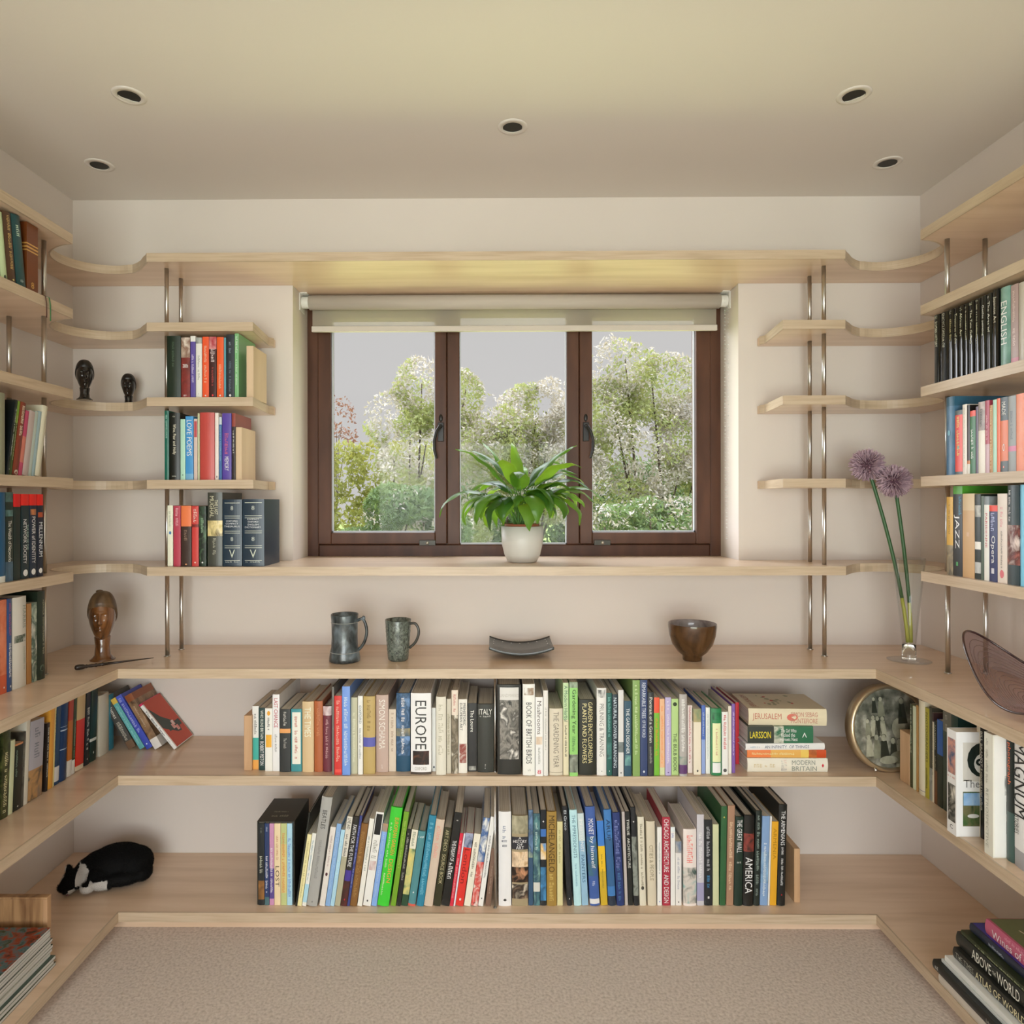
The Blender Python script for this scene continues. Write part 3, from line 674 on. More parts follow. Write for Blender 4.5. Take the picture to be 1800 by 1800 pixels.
pack_row('on bottom back shelf', 'books on the bottom back shelf', 7, 'B', (860, 1370), 3.158, '''
49 119 178; H; e8e6e2; ; =/505868/.3-.38/.5+=/9098a8/.15-.3/.4+s/222222/.92-.95/.3; wide white hardback
123 212 200; H; 9c8e70; .0-.2:b0aa90|6c6850 .235-.375:2c2c32 .4-.57:b08c60|e0c8a8|6a4a30 .57-.74:4a3224|1e1814|c08c68 .76-.92:d0c4b0|2a201c|8a7460; ~A/efece4/.235-.26/.18+~HISTORY/efece4/.265-.3/.85+~OF/efece4/.305-.33/.35+~ART/efece4/.335-.37/.5; wide collage HISTORY OF ART book
215 240 170; P; 6a88ac|3c5470|a8b48c; .5-1:34506c; ; slim blue patterned book
242 279 190; P; 5c8c8c|305060|88b0a0; .75-.85:c8c8c0; =/c0d8d0/.1-.4/.4; teal marbled book
282 313 170; P; 1c2024; .2-.28:3c6cb0 .35-.52:5090c8|d8b060|e8e4dc .6-.95:5098cc|182838; s/e8e8e8/.1-.14/.3; black and blue painted book
316 371 178; H; 9a7c3c; ; MICHELANGELO/4a3818/.04-.64/.6+=/c0a860/.66-.95/.5; gold lettered art book
374 405 235; P; cfc896; ; =/a8a070/.1-.5/.4; pale straw book
412 458 150 L-.05; H; 23262a; ; El Greco/c4ccd0/.04-.24/.5+m/e4e4e0/.9-.96/.2; black art book
468 510 170 L-.05; H; b5dbe6; ; THE IMPRESSIONISTS/50788c/.05-.5/.45+=/80a8b8/.56-.8/.3; pale aqua IMPRESSIONISTS book
512 547 190 L-.05; P; 8fb4cc; .0-.3:c0d0d0; IMPRESSIONIST/f0f4f4/.06-.42/.5+PAINTERS/3c6484/.45-.75/.5; grey blue IMPRESSIONIST PAINTERS book
556 610 152 L-.05; H; 3f5c9c; .3-.7:4a70b0|406878|3a5498 .93-.98:d8d8d8; MONET/e8e8f0/.12-.28/.5+by himself/e8e8f0/.3-.62/.5+=/c0c8e0/.75-.8/.3; royal blue painter book
617 654 230 L-.05; P; c4a42c; .0-.3:3c78c4 .3-.6:e0b828; =/8a7c30/.4-.8/.3; yellow and blue book
658 700 168 L-.05; H; 4078b4; .3-.8:34608c .9-1:2a3444; ARUP/1a3050/.1-.32/.5; steel blue hardback
705 747 185 L-.05; H; 28386c; ; =/7884b8/.08-.6/.6+=/4878a0/.6-.95/.5; navy hardback
751 767 180 L-.035; P; b4aca8; ; ; thin grey book
770 795 180 L-.035; P; 1f2120; ; TWELVE/e0e0d8/.08-.25/.55+ARCHITECTURE/e0e0d8/.28-.6/.55; slim black ARCHITECTURE book
800 828 155 L-.035; H; 23262a; .3-.9:40443c|8a9088|1c2020; s/d0d0d0/.12-.17/.3; black hardback with photo band
832 868 208 L-.025; H; d4cfbc; s.8:222222; =/807860/.08-.8/.4; cream tall book
877 925 232 L-.02; H; cdc4ae; ; CITIES & PEOPLE/948a70/.28-.7/.45; beige CITIES & PEOPLE book
930 955 265; P; e4e2dc; ; =/a0a8a8/.2-.6/.4+s/7080c0/.94-.96/.3; thin white-spined book
958 1001 210; P; a42c40; ; CHICAGO ARCHITECTURE/f4e8e4/.02-.62/.6+AND DESIGN/f4e8e4/.65-.97/.6; crimson CHICAGO ARCHITECTURE book
1004 1029 265; P; e6e0dc; .0-.06:d8e0e8; =/8090c0/.08-.14/.6; slim white-edged book
1031 1064 345; P; dcdad6; .0-.18:6a7c94|c0b8a8; =/a0a4b0/.25-.75/.4+c/505050/.93-.96/.2; short white book
1074 1147 275; H; e0d6d0; .5-.97:7fa8a4|c8c0b8|3c5450; =/e08078/.08-.45/.5; wide pink and teal hardback
1150 1189 195; P; c0bec4; .75-.95:9a98b8; =/e8e8ec/.2-.7/.5; pale lilac grey book
1192 1235 225; P; 22262a; ; =/b0b4b8/.08-.6/.5+=/4890c0/.65-.8/.4+m/d8d8d8/.88-.93/.3; charcoal book with blue lettering
1238 1271 250; P; c4c8a0; ; ; pale sage thin book
1274 1307 150 L.02; P; 2f5c38; ; s/d0c060/.1-.12/.3; dark green tall book
1311 1350 145 L.02; P; a07c64; ; =/d8c0a0/.15-.85/.5; brown pink slim book
1353 1399 208 L.02; H; 1d3128; ; THE GREAT WALL/e8ecf0/.03-.4/.6+~=/d8d8d0/.46-.56/.5; dark green GREAT WALL book
1402 1459 200 L.02; H; 1c1c1a; .2-.4:3c2420|8a3c34|1c1c1a; AMERICA/eceae6/.46-.86/.7; black AMERICA hardback
1462 1495 175 L.03; H; 1e2824; ; =/889890/.05-.9/.5; very dark green slim book
1498 1540 205 L.03; P; 7d9cc4; .4-.75:54749c|8cb0d0; =/d8e4f4/.3-.9/.4; powder blue book
1542 1548 205 L.03; P; e0e0dc; ; ; sliver-thin white book
1551 1589 235 L.03; P; d8a028; ; ARMENIA/a87c18/.08-.45/.5; mustard yellow book
1592 1637 140 L.025; H; 1d1f1e; ; THE ARMENIANS/f0f0ec/.06-.4/.5+=/d0d0d0/.42-.8/.3+m/b03030/.88-.9/.2; black THE ARMENIANS book
''', maxd=.27, dflt=.8, yb=700)
# left of the window
YR_ = D - DU + .018
pack_row('left of window', 'books on the third shelf', 2, 'B', (240, 540), 3.8298, '''
207 300 195; H; 1c2b20; ; =/506450/.1-.5/.2; dark green hardback
303 362 205; P; 8c3430|5c2420; .0-.33:d8ccc0|806050|c8b8a8; =/e8e0e0/.44-.5/.6+=/e0d8d8/.93-.97/.5; red paperback with portrait top
365 399 195; P; 5a4c98; .0-.09:e0e0dc; =/d0c8e8/.3-.75/.45; violet paperback with white top
402 442 205; P; dcdcd6; .0-.1:a8aca8|505458; =/909490/.3-.7/.35+m/404040/.9-.95/.1; white Victorian paperback
446 489 200; P; e2552c; ; =/f0c0a8/.15-.75/.4+s/f8e8e0/.94-.97/.3; first orange paperback
491 540 200; P; 3c1a1a; .0-.2:a83440|d8a0a0; =/d0c0c0/.2-.42/.6+=/b04848/.5-.8/.3+s/e84848/.93-.97/.3; black red paperback
543 589 202; P; e65a28; ; =/f0b898/.45-.85/.4+s/f8e8e0/.94-.97/.3; second orange paperback
591 604 205; P; 5a9cac; ; ; thin aqua paperback
606 660 185; P; 222c34; ; =/8090a0/.1-.3/.3+=/687888/.4-.9/.3+s/e0e8e8/.93-.98/.3; slate black paperback
''', Y0=YR_, maxd=.135)
pack_row('left of window', 'books on the third shelf', 2, 'B', (240, 540), 3.8298, '''
663 690 170; P; 7ab27c; ; =/e8f0e4/.05-.3/.5+=/d8ecd8/.4-.8/.4; tall thin green paperback
''', Y0=YR_, maxd=.15, dflt=.8)
pack_row('left of window', 'books on the fourth shelf', 3, 'B', (240, 540), 3.8298, '''
190 220 697; H; 156050; ; =/a0d0c0/.05-.4/.4; slim teal green hardback
222 294 712; H; 181c18; ; ~=/c8c8b8/.04-.07/.3+Wine, Pear and Holly/e0dcc8/.17-.62/.35+~=/c0c0b0/.93-.95/.4; black Holly hardback
297 329 755; P; acd4c0; ; s/608070/.9-.93/.3; mint paperback
331 384 735; P; 4390cc; .9-1:70a8d0; LOVE POEMS/f0f4f8/.06-.62/.65; blue LOVE POEMS paperback
387 411 752; P; ccb8b0; m.04-.3:b84c54; ; pale pink thin paperback
413 426 715; P; c0c4a0; ; ; thin sage paperback
429 527 710; H; b84842; ; ; plain wide red hardback
530 554 712; P; e0d8d4; s.95:908080; ; thin white paperback
557 575 740; P; 3868a0; .0-.12:c0ccd4; =/90b0d0/.15-.7/.5; thin blue paperback
578 640 715; P; 54409c; ; =/c06080/.3-.62/.45+MEMORY/ece8f4/.65-.86/.45; purple MEMORY paperback
644 667 715; P; 2c2424; .0-.2:8c3c30; =/d0d0c8/.25-.6/.5; thin black and rust paperback
''', Y0=YR_, maxd=.14)
pack_row('left of window on sill shelf', 'books on the sill shelf left of the window', 4, 'B', (240, 540), 3.8298, '''
209 245 1335; P; dfe0cc; s.45:3c70a8; =/a8b0a0/.1-.35/.4+m/606060/.93-.96/.1; ivory paperback
249 297 1338; P; b03c50; ; =/e8b0b8/.04-.34/.45; crimson paperback
301 369 1338; P; 3a2820; .0-.34:ec7848; =/907868/.4-.65/.4+s/f0a070/.95-.98/.2; brown paperback with orange top
373 418 1340; P; c4403c; .3-.35:782424; =/e8c0b8/.05-.28/.6+s/f0d0c8/.92-.95/.3; scarlet paperback
421 469 1340; P; 2c4430|182018|587858; ; =/90b090/.2-.45/.4+s/e0e8e0/.92-.95/.3; green and black paperback
479 578 1248; H; 42443c; .38-.59:b8a048|d8c890|6a5828; THE LAST/c8c4a8/.1-.3/.22/.62+MUGHAL/c8c4a8/.05-.34/.28/.32+=/a0a090/.62-.85/.25; dark grey THE LAST MUGHAL hardback
581 711 1295; H; 1d3040; m.05-.056:d8dccc m.245-.25:d8dccc m.275-.28:d8dccc m.47-.475:d8dccc m.50-.505:d8dccc m.69-.695:d8dccc m.72-.725:d8dccc m.91-.915:d8dccc; ~OXFORD/d8dce0/.31-.335/.6+~COMPACT/d8dce0/.35-.375/.65+~THESAURUS/d8dce0/.39-.415/.8+~8/b8c0b8/.1-.16/.14+~8/b8c0b8/.56-.62/.14+~V/c0c8b8/.75-.87/.3+~=/c0c8c0/.92-.94/.7; navy COMPACT THESAURUS hardback
715 860 1293; H; 1d3040; m.05-.056:d8dccc m.245-.25:d8dccc m.275-.28:d8dccc m.47-.475:d8dccc m.50-.505:d8dccc m.69-.695:d8dccc m.72-.725:d8dccc m.91-.915:d8dccc; ~COMPACT/d8dce0/.285-.31/.55+~OXFORD/d8dce0/.325-.35/.5+~ENGLISH/d8dce0/.365-.39/.5+~DICTIONARY/d8dce0/.405-.43/.75+~8/b8c0b8/.1-.16/.14+~8/b8c0b8/.56-.62/.14+~V/c0c8b8/.75-.87/.3+~=/c0c8c0/.92-.94/.7; widest navy ENGLISH DICTIONARY hardback
''', Y0=YR_, maxd=.17)
# left wall
XL = -WL + DU - .016
BIB = len(ROWS)
pack_row('on high left shelf', 'books high on the left wall', 1, 'L', (0, 360), 9, '''
-150 -80 120 L-.1; H; 8c3428; ; =/d8c090/.1-.6/.4; red leaning hardback
-75 10 150 L-.1; P; 303028; ; =/d8d8c0/.1-.6/.4; black leaning hardback
14 128 170 L-.12; H; bcd0a4; s.95:405040; ; pale green leaning hardback
135 265 185 L-.12; H; 4c3220; ; =/c0a060/.05-.8/.4+s/e0d080/.92-.95/.3; dark brown gilt leaning book
275 420 190 L-.13; H; 174448; ; =/c8dcc8/.1-.3/.4+=/a8b8b8/.88-.92/.4; deep teal leaning hardback
430 610 315; F; 6c3818; .29-.31:c89850 .335-.36:c89850 .385-.405:c89850; ~8/d0a050/.83-.92/.25; russet slipcased bible
''', X0=XL, maxd=.19)
pack_row('on fourth left-wall shelf', 'books on the fourth left shelf', 3, 'L', (0, 680), 10.59, '''
-230 -120 90; H; 6a5040; ; ; brown hardback
-110 95 110; H; 8a8c74; ; ; wide grey-green hardback
112 130 210 L.17; H; 12181a; ; =/607068/.1-.3/.4; black hardback
133 160 215 L.17; P; 2a3426; c.92:a8a89c; =/e8e8d8/.12-.75/.6; dark green white-lettered book
163 215 240 L.17; P; 3c4c1c; .0-.3:709030; =/c0b888/.2-.8/.4; moss green book
220 330 275 L.17; H; 74301c; c.96:c8c0b0; =/d8c8b0/.05-.5/.5; brick brown hardback
335 405 430 L.17; P; b84868; .4-.8:c87868; ; raspberry pink notebook
410 520 440 L.17; P; b8a8a4; ; ; pinkish grey notebook
522 580 440 L.17; P; b0bcb4; ; ; pale aqua notebook
585 640 440 L.17; P; 9cb4bc; ; ; powder blue notebook
645 745 340 L.17; H; cac6b0; ; ; off-white hardback
''', X0=XL, maxd=.18)
pack_row('on left sill-height shelf', 'books on the left sill-height shelf', 4, 'L', (0, 830), 9, '''
-240 -100 320; H; 7c2c28; ; ; maroon hardback
-95 85 320; H; 105078; .93-1:d8dcd8; ; wide petrol blue hardback
90 208 320; P; 1e2c24; .0-.11:50706c|203028 .2-.27:587c7c|1e2c24 .78-1:486880|283c48; The Wealth of Networks/e8ecd8/.32-.78/.45; black Networks paperback
213 325 345; P; 182824; .0-.15:cc1818; ; black red-topped paperback, unlettered
335 458 348; P; 162c30; .0-.135:d8241c c.93:e0e8e0; NETWORK SOCIETY/e8ece4/.3-.82/.42/.4+THE RISE OF THE/a8c0b8/.36-.66/.25/.75; red-topped NETWORK SOCIETY paperback
468 580 350; P; 1a2a3c; .0-.135:d8241c m.18-.25:c07848|303840 c.93:e0e8e0; POWER of IDENTITY/e8ece4/.27-.83/.5; red-topped POWER OF IDENTITY paperback
590 683 352; P; 1b2434; .0-.135:d8241c m.22-.28:b0502c c.93:e0e8e0; MILLENNIUM/d8dce0/.34-.76/.6; red-topped MILLENNIUM paperback
''', X0=XL, maxd=.17)
pack_row('on left end of worktop', 'books on the left of the worktop', 5, 'L', (0, 1020), 9, '''
-200 -110 250; H; 3c4c6c; ; ; slate blue hardback
-100 -5 290; H; d0ccb8; ; ; ivory hardback
0 102 312; P; c85c3c; .0-.8:c4643f|d88868; s/e8e8e8/.92-.95/.2; orange paperback
108 184 295; H; 2f4a7c; ; =/a05878/.05-.4/.5+=/e0e4ec/.48-.85/.5+s/e0e4ec/.93-.96/.3; blue hardback
190 410 265; H; cfccc4; m.42-.5:cfccc4|28402c|cfccc4; HARRIS/8c9488/.1-.35/.22/.75+=/9cac98/.56-.82/.16/.8; broad white hardback
422 495 372; P; a47440; ; ; tan paperback
500 582 352; P; b4c0b0|3c5448|e0e0d4; ; ; leaf-print pale paperback
588 708 175; H; 1e2a20; c.87:586858; =/a8a890/.1-.72/.3/.65; black-green hardback
''', X0=-1.268, maxd=.18)
XM = -WL + .205
pack_row('on left middle shelf', 'books on the left of the middle shelf', 6, 'L', (0, 1220), 8.18, '''
-240 -130 700; H; 6c6a5c; ; ; grey hardback
-120 -20 650; H; 2c3c48; ; ; dark slate hardback
-10 100 470 L.06; P; 45502c|2a3018|6a7040; ; =/d8d4a8/.3-.95/.5; olive leafy paperback
112 170 690 L.06; P; c8d0ac; ; ; pale lime spine book
176 290 730 L.06; P; 18201a; .0-.03:c8885c; =/88a090/.1-.5/.2/.2+s/d8d8d0/.93-.96/.2; black paperback
294 325 570 L.06; P; 34302c|606058; ; =/b0b0a0/.2-.6/.4; narrow charcoal paperback
330 385 290 L.06; P; cfccc0; ; ; tall ivory spine book
392 590 400 L.06; P; a8a8b4; .62-1:4c4840|b08858|807060; =/787c88/.1-.5/.4; lilac paperback with face print
640 675 440 L.06; P; 28201c; ; =/d8d8cc/.05-.8/.6; black white-lettered slim book
680 745 230 L.06; P; d89c3c; ; ; amber paperback
750 765 190 L.06; P; d8c888; ; =/283448/.05-.6/.6; thin straw-coloured book
772 835 150 L.06; P; 143c60; .78-.96:d0d0d0; ; blue book with white sticker
840 940 120 L.06; H; 16345c; .32-.325:a8b8cc .36-.375:a8b8cc .6-.61:a8b8cc; ; deep blue library hardback
955 1020 60 L.06; P; b46828; .0-.3:a83c28 .8-1:d4d2cc; ; orange book with white sticker
1025 1065 55 L.06; P; 2c3c20; .82-1:d4d2cc; =/a0b090/.3-.8/.4; thin dark green labelled book
1075 1190 0 L.06; P; c83020; .0-.35:c0a878 .94-1:d8ccb0; ; red and tan library book
1205 1270 -20 L.06; P; 141a1c; ; =/d8d8d0/.2-.8/.5+s/d8d8d8/.9-.94/.2; black white-titled book
1278 1370 -50 L.06; P; 123028; .68-.72:c8d0cc; s/d0d8d0/.86-.9/.2; bottle green book with white label
1420 1560 0; H; c2beae; ; ; plain ivory hardback
1568 1630 0; P; 3c8298; ; ; teal slim paperback
''', X0=XM, maxd=.2)
# right wall
XR = WR - DU + .016
pack_row('on third right-wall shelf', 'books on the third right shelf', 2, 'R', (1560, 380), 5.625, '''
466 528 975; GH; 0c0d0b; ; =/b0b098/.02-.06/.5+ROMAN HISTORY/c8c8b0/.1-.46/.35; glossy black first book
530 610 948; GH; 0d0e0c; ; ENCYCLOPEDIA OF/b8b8a4/.02-.5/.3; glossy black ENCYCLOPEDIA book
612 661 920; GH; 10100e; ; =/b0b098/.03-.07/.5+=/c8c08c/.12-.44/.4; glossy black gilt book
663 712 905; GH; 0c0d0b; ; Treasures of the/c8c8ac/.08-.5/.45; glossy black Treasures book
714 764 885; GH; 0c0d0b; ; =/b0b098/.03-.07/.5+African Art/c8c8ac/.1-.42/.45; glossy black African Art book
766 808 865; GH; 10100e; ; =/b0b098/.03-.07/.5+=/c8c8ac/.1-.5/.3; glossy black small-print book
810 868 840; GH; 0b0c0a; ; =/c0c0a4/.02-.07/.6+The Tate Gallery/d8d8c0/.12-.58/.4; glossy black Gallery book
870 925 815; GH; 12120f; ; =/b8b8a0/.02-.05/.5+=/c8c8ac/.08-.6/.25; glossy black fine-print book
928 985 790; GH; 181a17; ; Gothic painting/d8d8d0/.12-.52/.45; glossy black Gothic painting book
988 1040 765; GH; 1a1c19; ; =/b0b0a8/.03-.06/.5+The Arts of/d0d0c4/.1-.5/.4; glossy black The Arts book
1042 1108 725; GH; 10100f; ; Japanese Art/d8d4c4/.09-.42/.5; glossy black Japanese Art book
1124 1222 700; H; 7fa49a|5c8478; ; ENGLISH/e8ece0/.18-.72/.6; pale green ENGLISH hardback
1224 1300 675; P; a48c88; .92-1:c08090; =/d8c4c0/.08-.8/.4; mauve paperback
1303 1400 650; H; b8b0a4; ; ; grey-white hardback
1405 1500 640; H; 4c5c5c; ; ; dark sage hardback
''', X0=XR, maxd=.18)
pack_row('on fourth right-wall shelf', 'books on the fourth right shelf', 3, 'R', (1650, 680), 10.59, '''
145 305 190; H; 4c7494|38607c; .0-.12:285870; c/70a8b8/.42-.5/.3; tall blue picture book
310 445 440; P; dc4c40; .0-.07:505c60 .95-1:586468; =/e8d080/.1-.85/.4+m/80a090/.5-.65/.3; coral red paperback
448 528 330; P; e2dad0; ; =/b8b0a8/.05-.9/.3; white slim paperback
531 585 340; P; 2c1c18; .0-.08:181412 .8-.85:c07030 .85-1:d8d4c8; ; dark brown paperback
588 690 445; P; 2f6c44; .0-.09:e05040; =/d8e8dc/.3-.8/.5; green red-topped paperback
693 740 370; P; 5a4a60; ; ; dusky purple paperback
743 868 280; P; dcd6c8; .0-.4:b8a8a4|6a6460; =/404040/.1-.35/.4; cream paperback with patterned top
871 950 255; P; a83c54; .6-1:c0a0a8; =/e0b0b8/.2-.55/.4; crimson mauve paperback
953 1010 340; P; b07c3c; ; =/ecd4a0/.05-.95/.5; golden brown paperback
1013 1085 240; P; a4ccb8; ; ; mint green book
1088 1150 215; P; e0683c; ; ; thin tangerine paperback
1155 1295 195; P; d8744c; .0-.31:465258 .85-1:4c585c; MADE/d8d8d4/.06-.24/.5+~0/ffffff/.62-.72/.3+m/e08878/.91-.95/.2; orange and charcoal paperback
1298 1445 170; P; 8c9090; .66-.73:c87898; =/606870/.2-.6/.3; grey paperback with pink band
1448 1600 130; P; e4805c|e09070; ; ; salmon pink paperback
1605 1720 120; H; 48586c; ; ; slate hardback
''', X0=XR, maxd=.17)
pack_row('on right sill-height shelf', 'books on the right sill-height shelf', 4, 'R', (1650, 850), 9.47, '''
135 238 225; P; c89c3c; .62-1:4c463e|a89878; =/8c6c28/.1-.5/.25; ochre paperback with dark foot
242 395 30; P; 26282a; .0-.09:4c9430; JAZZ/f0ece0/.32-.77/.6/.45+=/2c7c98/.12-.33/.3/.8+m/58a868/.8-.93/.3; black JAZZ paperback with green top
399 598 170; P; c09c70; .0-.2:c8b088; m/c8a888/.45-.52/.3; wide tan paperback
601 700 180; P; 1f2a26; .13-.27:b0b0a8|303430 .56-.65:e0ddd4 .8-.93:c8c8c4|909494; ; black and white jacketed book
703 755 210; P; 4c5c50; ; ; grey green thin book
758 842 215; P; dcdcd4; .0-.1:7c8488; PARISIENNE/b85860/.2-.8/.4; white book with red lettering
845 978 365; P; 2c3460; .0-.08:dc4434; =/b0b8d8/.1-.35/.5+Opera/f4f4f4/.4-.76/.6+m/c8c8d0/.8-.92/.5; navy Opera paperback with red top
981 1140 170; P; d8ccc0; s.9:d07078; =/d08890/.15-.38/.3+=/706860/.42-.85/.2; cream floral-lettered hardback
1150 1345 30; H; 3c484c; .4-.8:b87068|5c3430|d8c8c0; =/e8ece8/.05-.37/.25/.3; dark grey hardback with painting
1360 1480 20; H; 78c0dc; ; ; sky blue hardback
1490 1600 20; H; c8c0ac; ; ; fawn hardback
''', X0=XR, maxd=.18)
pack_row('on right middle shelf', 'books on the right of the middle shelf', 6, 'R', (1570, 1200), 7.5, '''
218 252 280; P; 3c4024; ; =/c8d0b0/.05-.6/.5+m/e0e0e0/.93-.98/.1; olive black slim book
255 295 310; P; cdd6bc; ; ; pale green-white book
298 325 300; P; b08850; ; ; thin tan book
333 415 235; H; d8d2bc; .95-.955:605c80; ; tall thick cream hardback
418 470 335; P; b0a83c; ; PHOTOGRAPHERS/4c4c20/.05-.6/.5+=/4c4c20/.65-.9/.5; yellow-olive paperback
473 508 325; P; 48463a; .65-1:a8aca8|6c7068; ; dark grey paperback
511 532 395; P; dcd4c0; .0-.1:402c2c; =/50503c/.1-.7/.5; narrow cream book
535 572 505; P; 1f1f1c; .6-1:6c4830; NATIONAL/a8a488/.05-.4/.5+=/a8a488/.42-.6/.5; black and brown slim book
575 648 495; P; 2c5ca8; .4-1:24302a; ; blue-topped dark book
652 760 390; P; 6c6c64; .2-1:34443c; =/a8a8a0/.03-.2/.3; tall grey-topped book
765 850 400; P; 1e3c38; ; ; dark green book behind four-picture one
''', X0=1.178, maxd=.24)
pack_row('on right middle shelf', 'books on the right of the middle shelf', 6, 'R', (1640, 1240), 5.625, '''
430 462 200; P; d8d0bc; ; ; thin ivory book
464 496 225; P; 1c1c1a; ; BILL BRANDT/e8e4d8/.03-.35/.6+=/e0dccc/.37-.75/.6; slim black white-lettered book
''', X0=1.168, maxd=.2)
pack_row('on right middle shelf', 'books on the right of the middle shelf', 6, 'R', (1640, 1240), 5.625, '''
724 798 320; H; 1f2826; .6-1:3c5450; photograph/e86830/.04-.53/.5; dark photograph-lettered book
803 1000 355; H; e4e6e4; .68-.86:e4e6e4 .86-1:9c9ca0; MAGNUM/1c1c1a/.02-.6/.62/.38+STORIES/222222/.60-.74/.2/.2; large white book with huge capitals
''', X0=1.158, maxd=.2)

# ---------------------------------------------------------------- wooden bookends
be_m = wood('pale_bookend_wood', [(.60, .44, .28), (.70, .53, .35)], (18, 18, 4), .4)
oak_m = wood('warm_bookend_wood', [(.50, .30, .16), (.62, .40, .23)], (30, 30, 4), .42)
def bookend(x0, x1, y0, y1, z0, h, lab, mt):
    w, d = x1 - x0, y1 - y0; r = tag(empty('bookend', (x0, y0, z0)), lab, 'bookend', 'plain wooden bookends')
    m = MB(); pts = []
    rr = .006
    m.box(0, w, 0, d, 0, h); m.build('panel', mt, r, .0015)
    m = MB(); m.box(.001, w - .001, .002, d - .002, -.0, .0008); m.build('felt_pad', solid('felt', (.2, .16, .1), .9), r)
    return r
def bx_back(pa, pb, pt, Y, dep, z0, lab, mt, yb=None):
    if yb: Y = onz((pa + pb) / 2, yb, z0).y
    a, b = ony(pa, 900, Y).x, ony(pb, 900, Y).x; h = ony(pa, pt, Y).z - z0
    bookend(a, b, Y, Y + dep, z0 + .0003, h, lab, mt)
bx_back(433.5, 446, 608, YR_, .125, LV[2], 'pale wooden bookend on the third shelf beside the green paperback', be_m)
bx_back(414.5, 425, 751, YR_, .125, LV[3], 'pale wooden bookend on the fourth shelf beside the window', be_m)
bx_back(428, 442, 1258, 0, .15, LV[6], 'wooden bookend at the left end of the middle book row', oak_m, 1355)
bx_back(1395, 1405.5, 1492, 0, .15, LV[7], 'wooden bookend at the right end of the bottom book row', oak_m, 1587)
a, b = onx(1581, 900, 1.178).y, onx(1597.5, 900, 1.178).y
bookend(1.178, 1.32, b, a, LV[6] + .0003, onx(1589, 1286, 1.178).z - LV[6], 'wooden bookend in front of the round photo frame', oak_m)
zeb = wood('striped_bookend_wood', [(.20, .10, .045), (.42, .25, .12), (.50, .31, .16)], (34, 34, 3), .4)
r = tag(empty('bookend', (-WL + .012, 1.822, LV[7])), 'stripy brown wooden bookend behind the magazine pile', 'bookend')
m = MB(); m.box(0, .238, 0, .014, 0, .150); m.build('panel', zeb, r, .001)
m = MB(); m.box(.2385, .250, -.001, .0155, 0, .150); m.build('end_strip', oak_m, r, .001)
m = MB(); m.box(0, .250, -.0015, .016, .1505, .156); m.build('top_strip', zeb, r, .001)
# fallen row in the left corner
pack_row('leaning in left corner', 'books leaning in the left corner', 6, 'B', (0, 1180), 5, '''
1128 1208 245 L-.56; P; 3a3a38; .0-.9:42423f .86-1:6c5440; P D James/e0dcd4/.05-.42/.6+=/b8b4a8/.5-.85/.5; charcoal crime paperback
1222 1282 255 L-.6; P; 5fa8ac; .0-.1:d8b850; =/98d0d0/.15-.9/.4; turquoise paperback with yellow tip
1288 1352 215 L-.6; P; 3c4cb0; .0-.12:4858c0; =/b0b8f0/.05-.7/.55+s/d0d8ff/.9-.93/.3; cobalt blue paperback
1358 1440 215 L-.58; P; 4c3828|a08060; .82-1:d4d0cc .0-.12:8c5030; =/c8b8a0/.2-.6/.2; brown photographic paperback
1500 1565 300 L-.80; P; e6e2de; .0-.04:c83060; The Black Swan/2a2a28/.16-.72/.62+=/a0a0a0/.78-.86/.4; white-spined The Black Swan paperback
''', maxd=.125, dflt=.66, yb=690, hmax=.2)
bs = ROWS[-1][-1][0]                         # cover picture of the last one
cv = [c for c in C.objects if c.parent == bs and c.name.startswith('cover')][0]
bw = max(v.co.x for v in cv.data.vertices); bh = max(v.co.z for v in cv.data.vertices); bd = max(v.co.y for v in cv.data.vertices)
m = MB(); m.box(bw, bw + .0004, .006, bd - .002, .002, bh - .002, 0)
m.box(bw + .0005, bw + .0007, .03, bd - .01, bh * .30, bh * .42, 1)
vs = [(bw + .0006, .006, bh * .42), (bw + .0006, bd * .55, bh * .22), (bw + .0006, bd * .72, bh * .20), (bw + .0006, bd * .8, bh * .36), (bw + .0006, bd * .3, bh * .62), (bw + .0006, .006, bh * .86)]
m.add(vs, [(0, 1, 2, 3, 4, 5)], 1)
for q, (yy, zz) in enumerate(((.45, .30), (.58, .24), (.52, .36))): m.box(bw + .0008, bw + .001, bd * yy, bd * yy + .016, bh * zz, bh * zz + .018, 2)
m.build('cover_picture', [bmat('b8442c'), bmat('2c3a34'), bmat('e8d8d4|d08078')], cv)
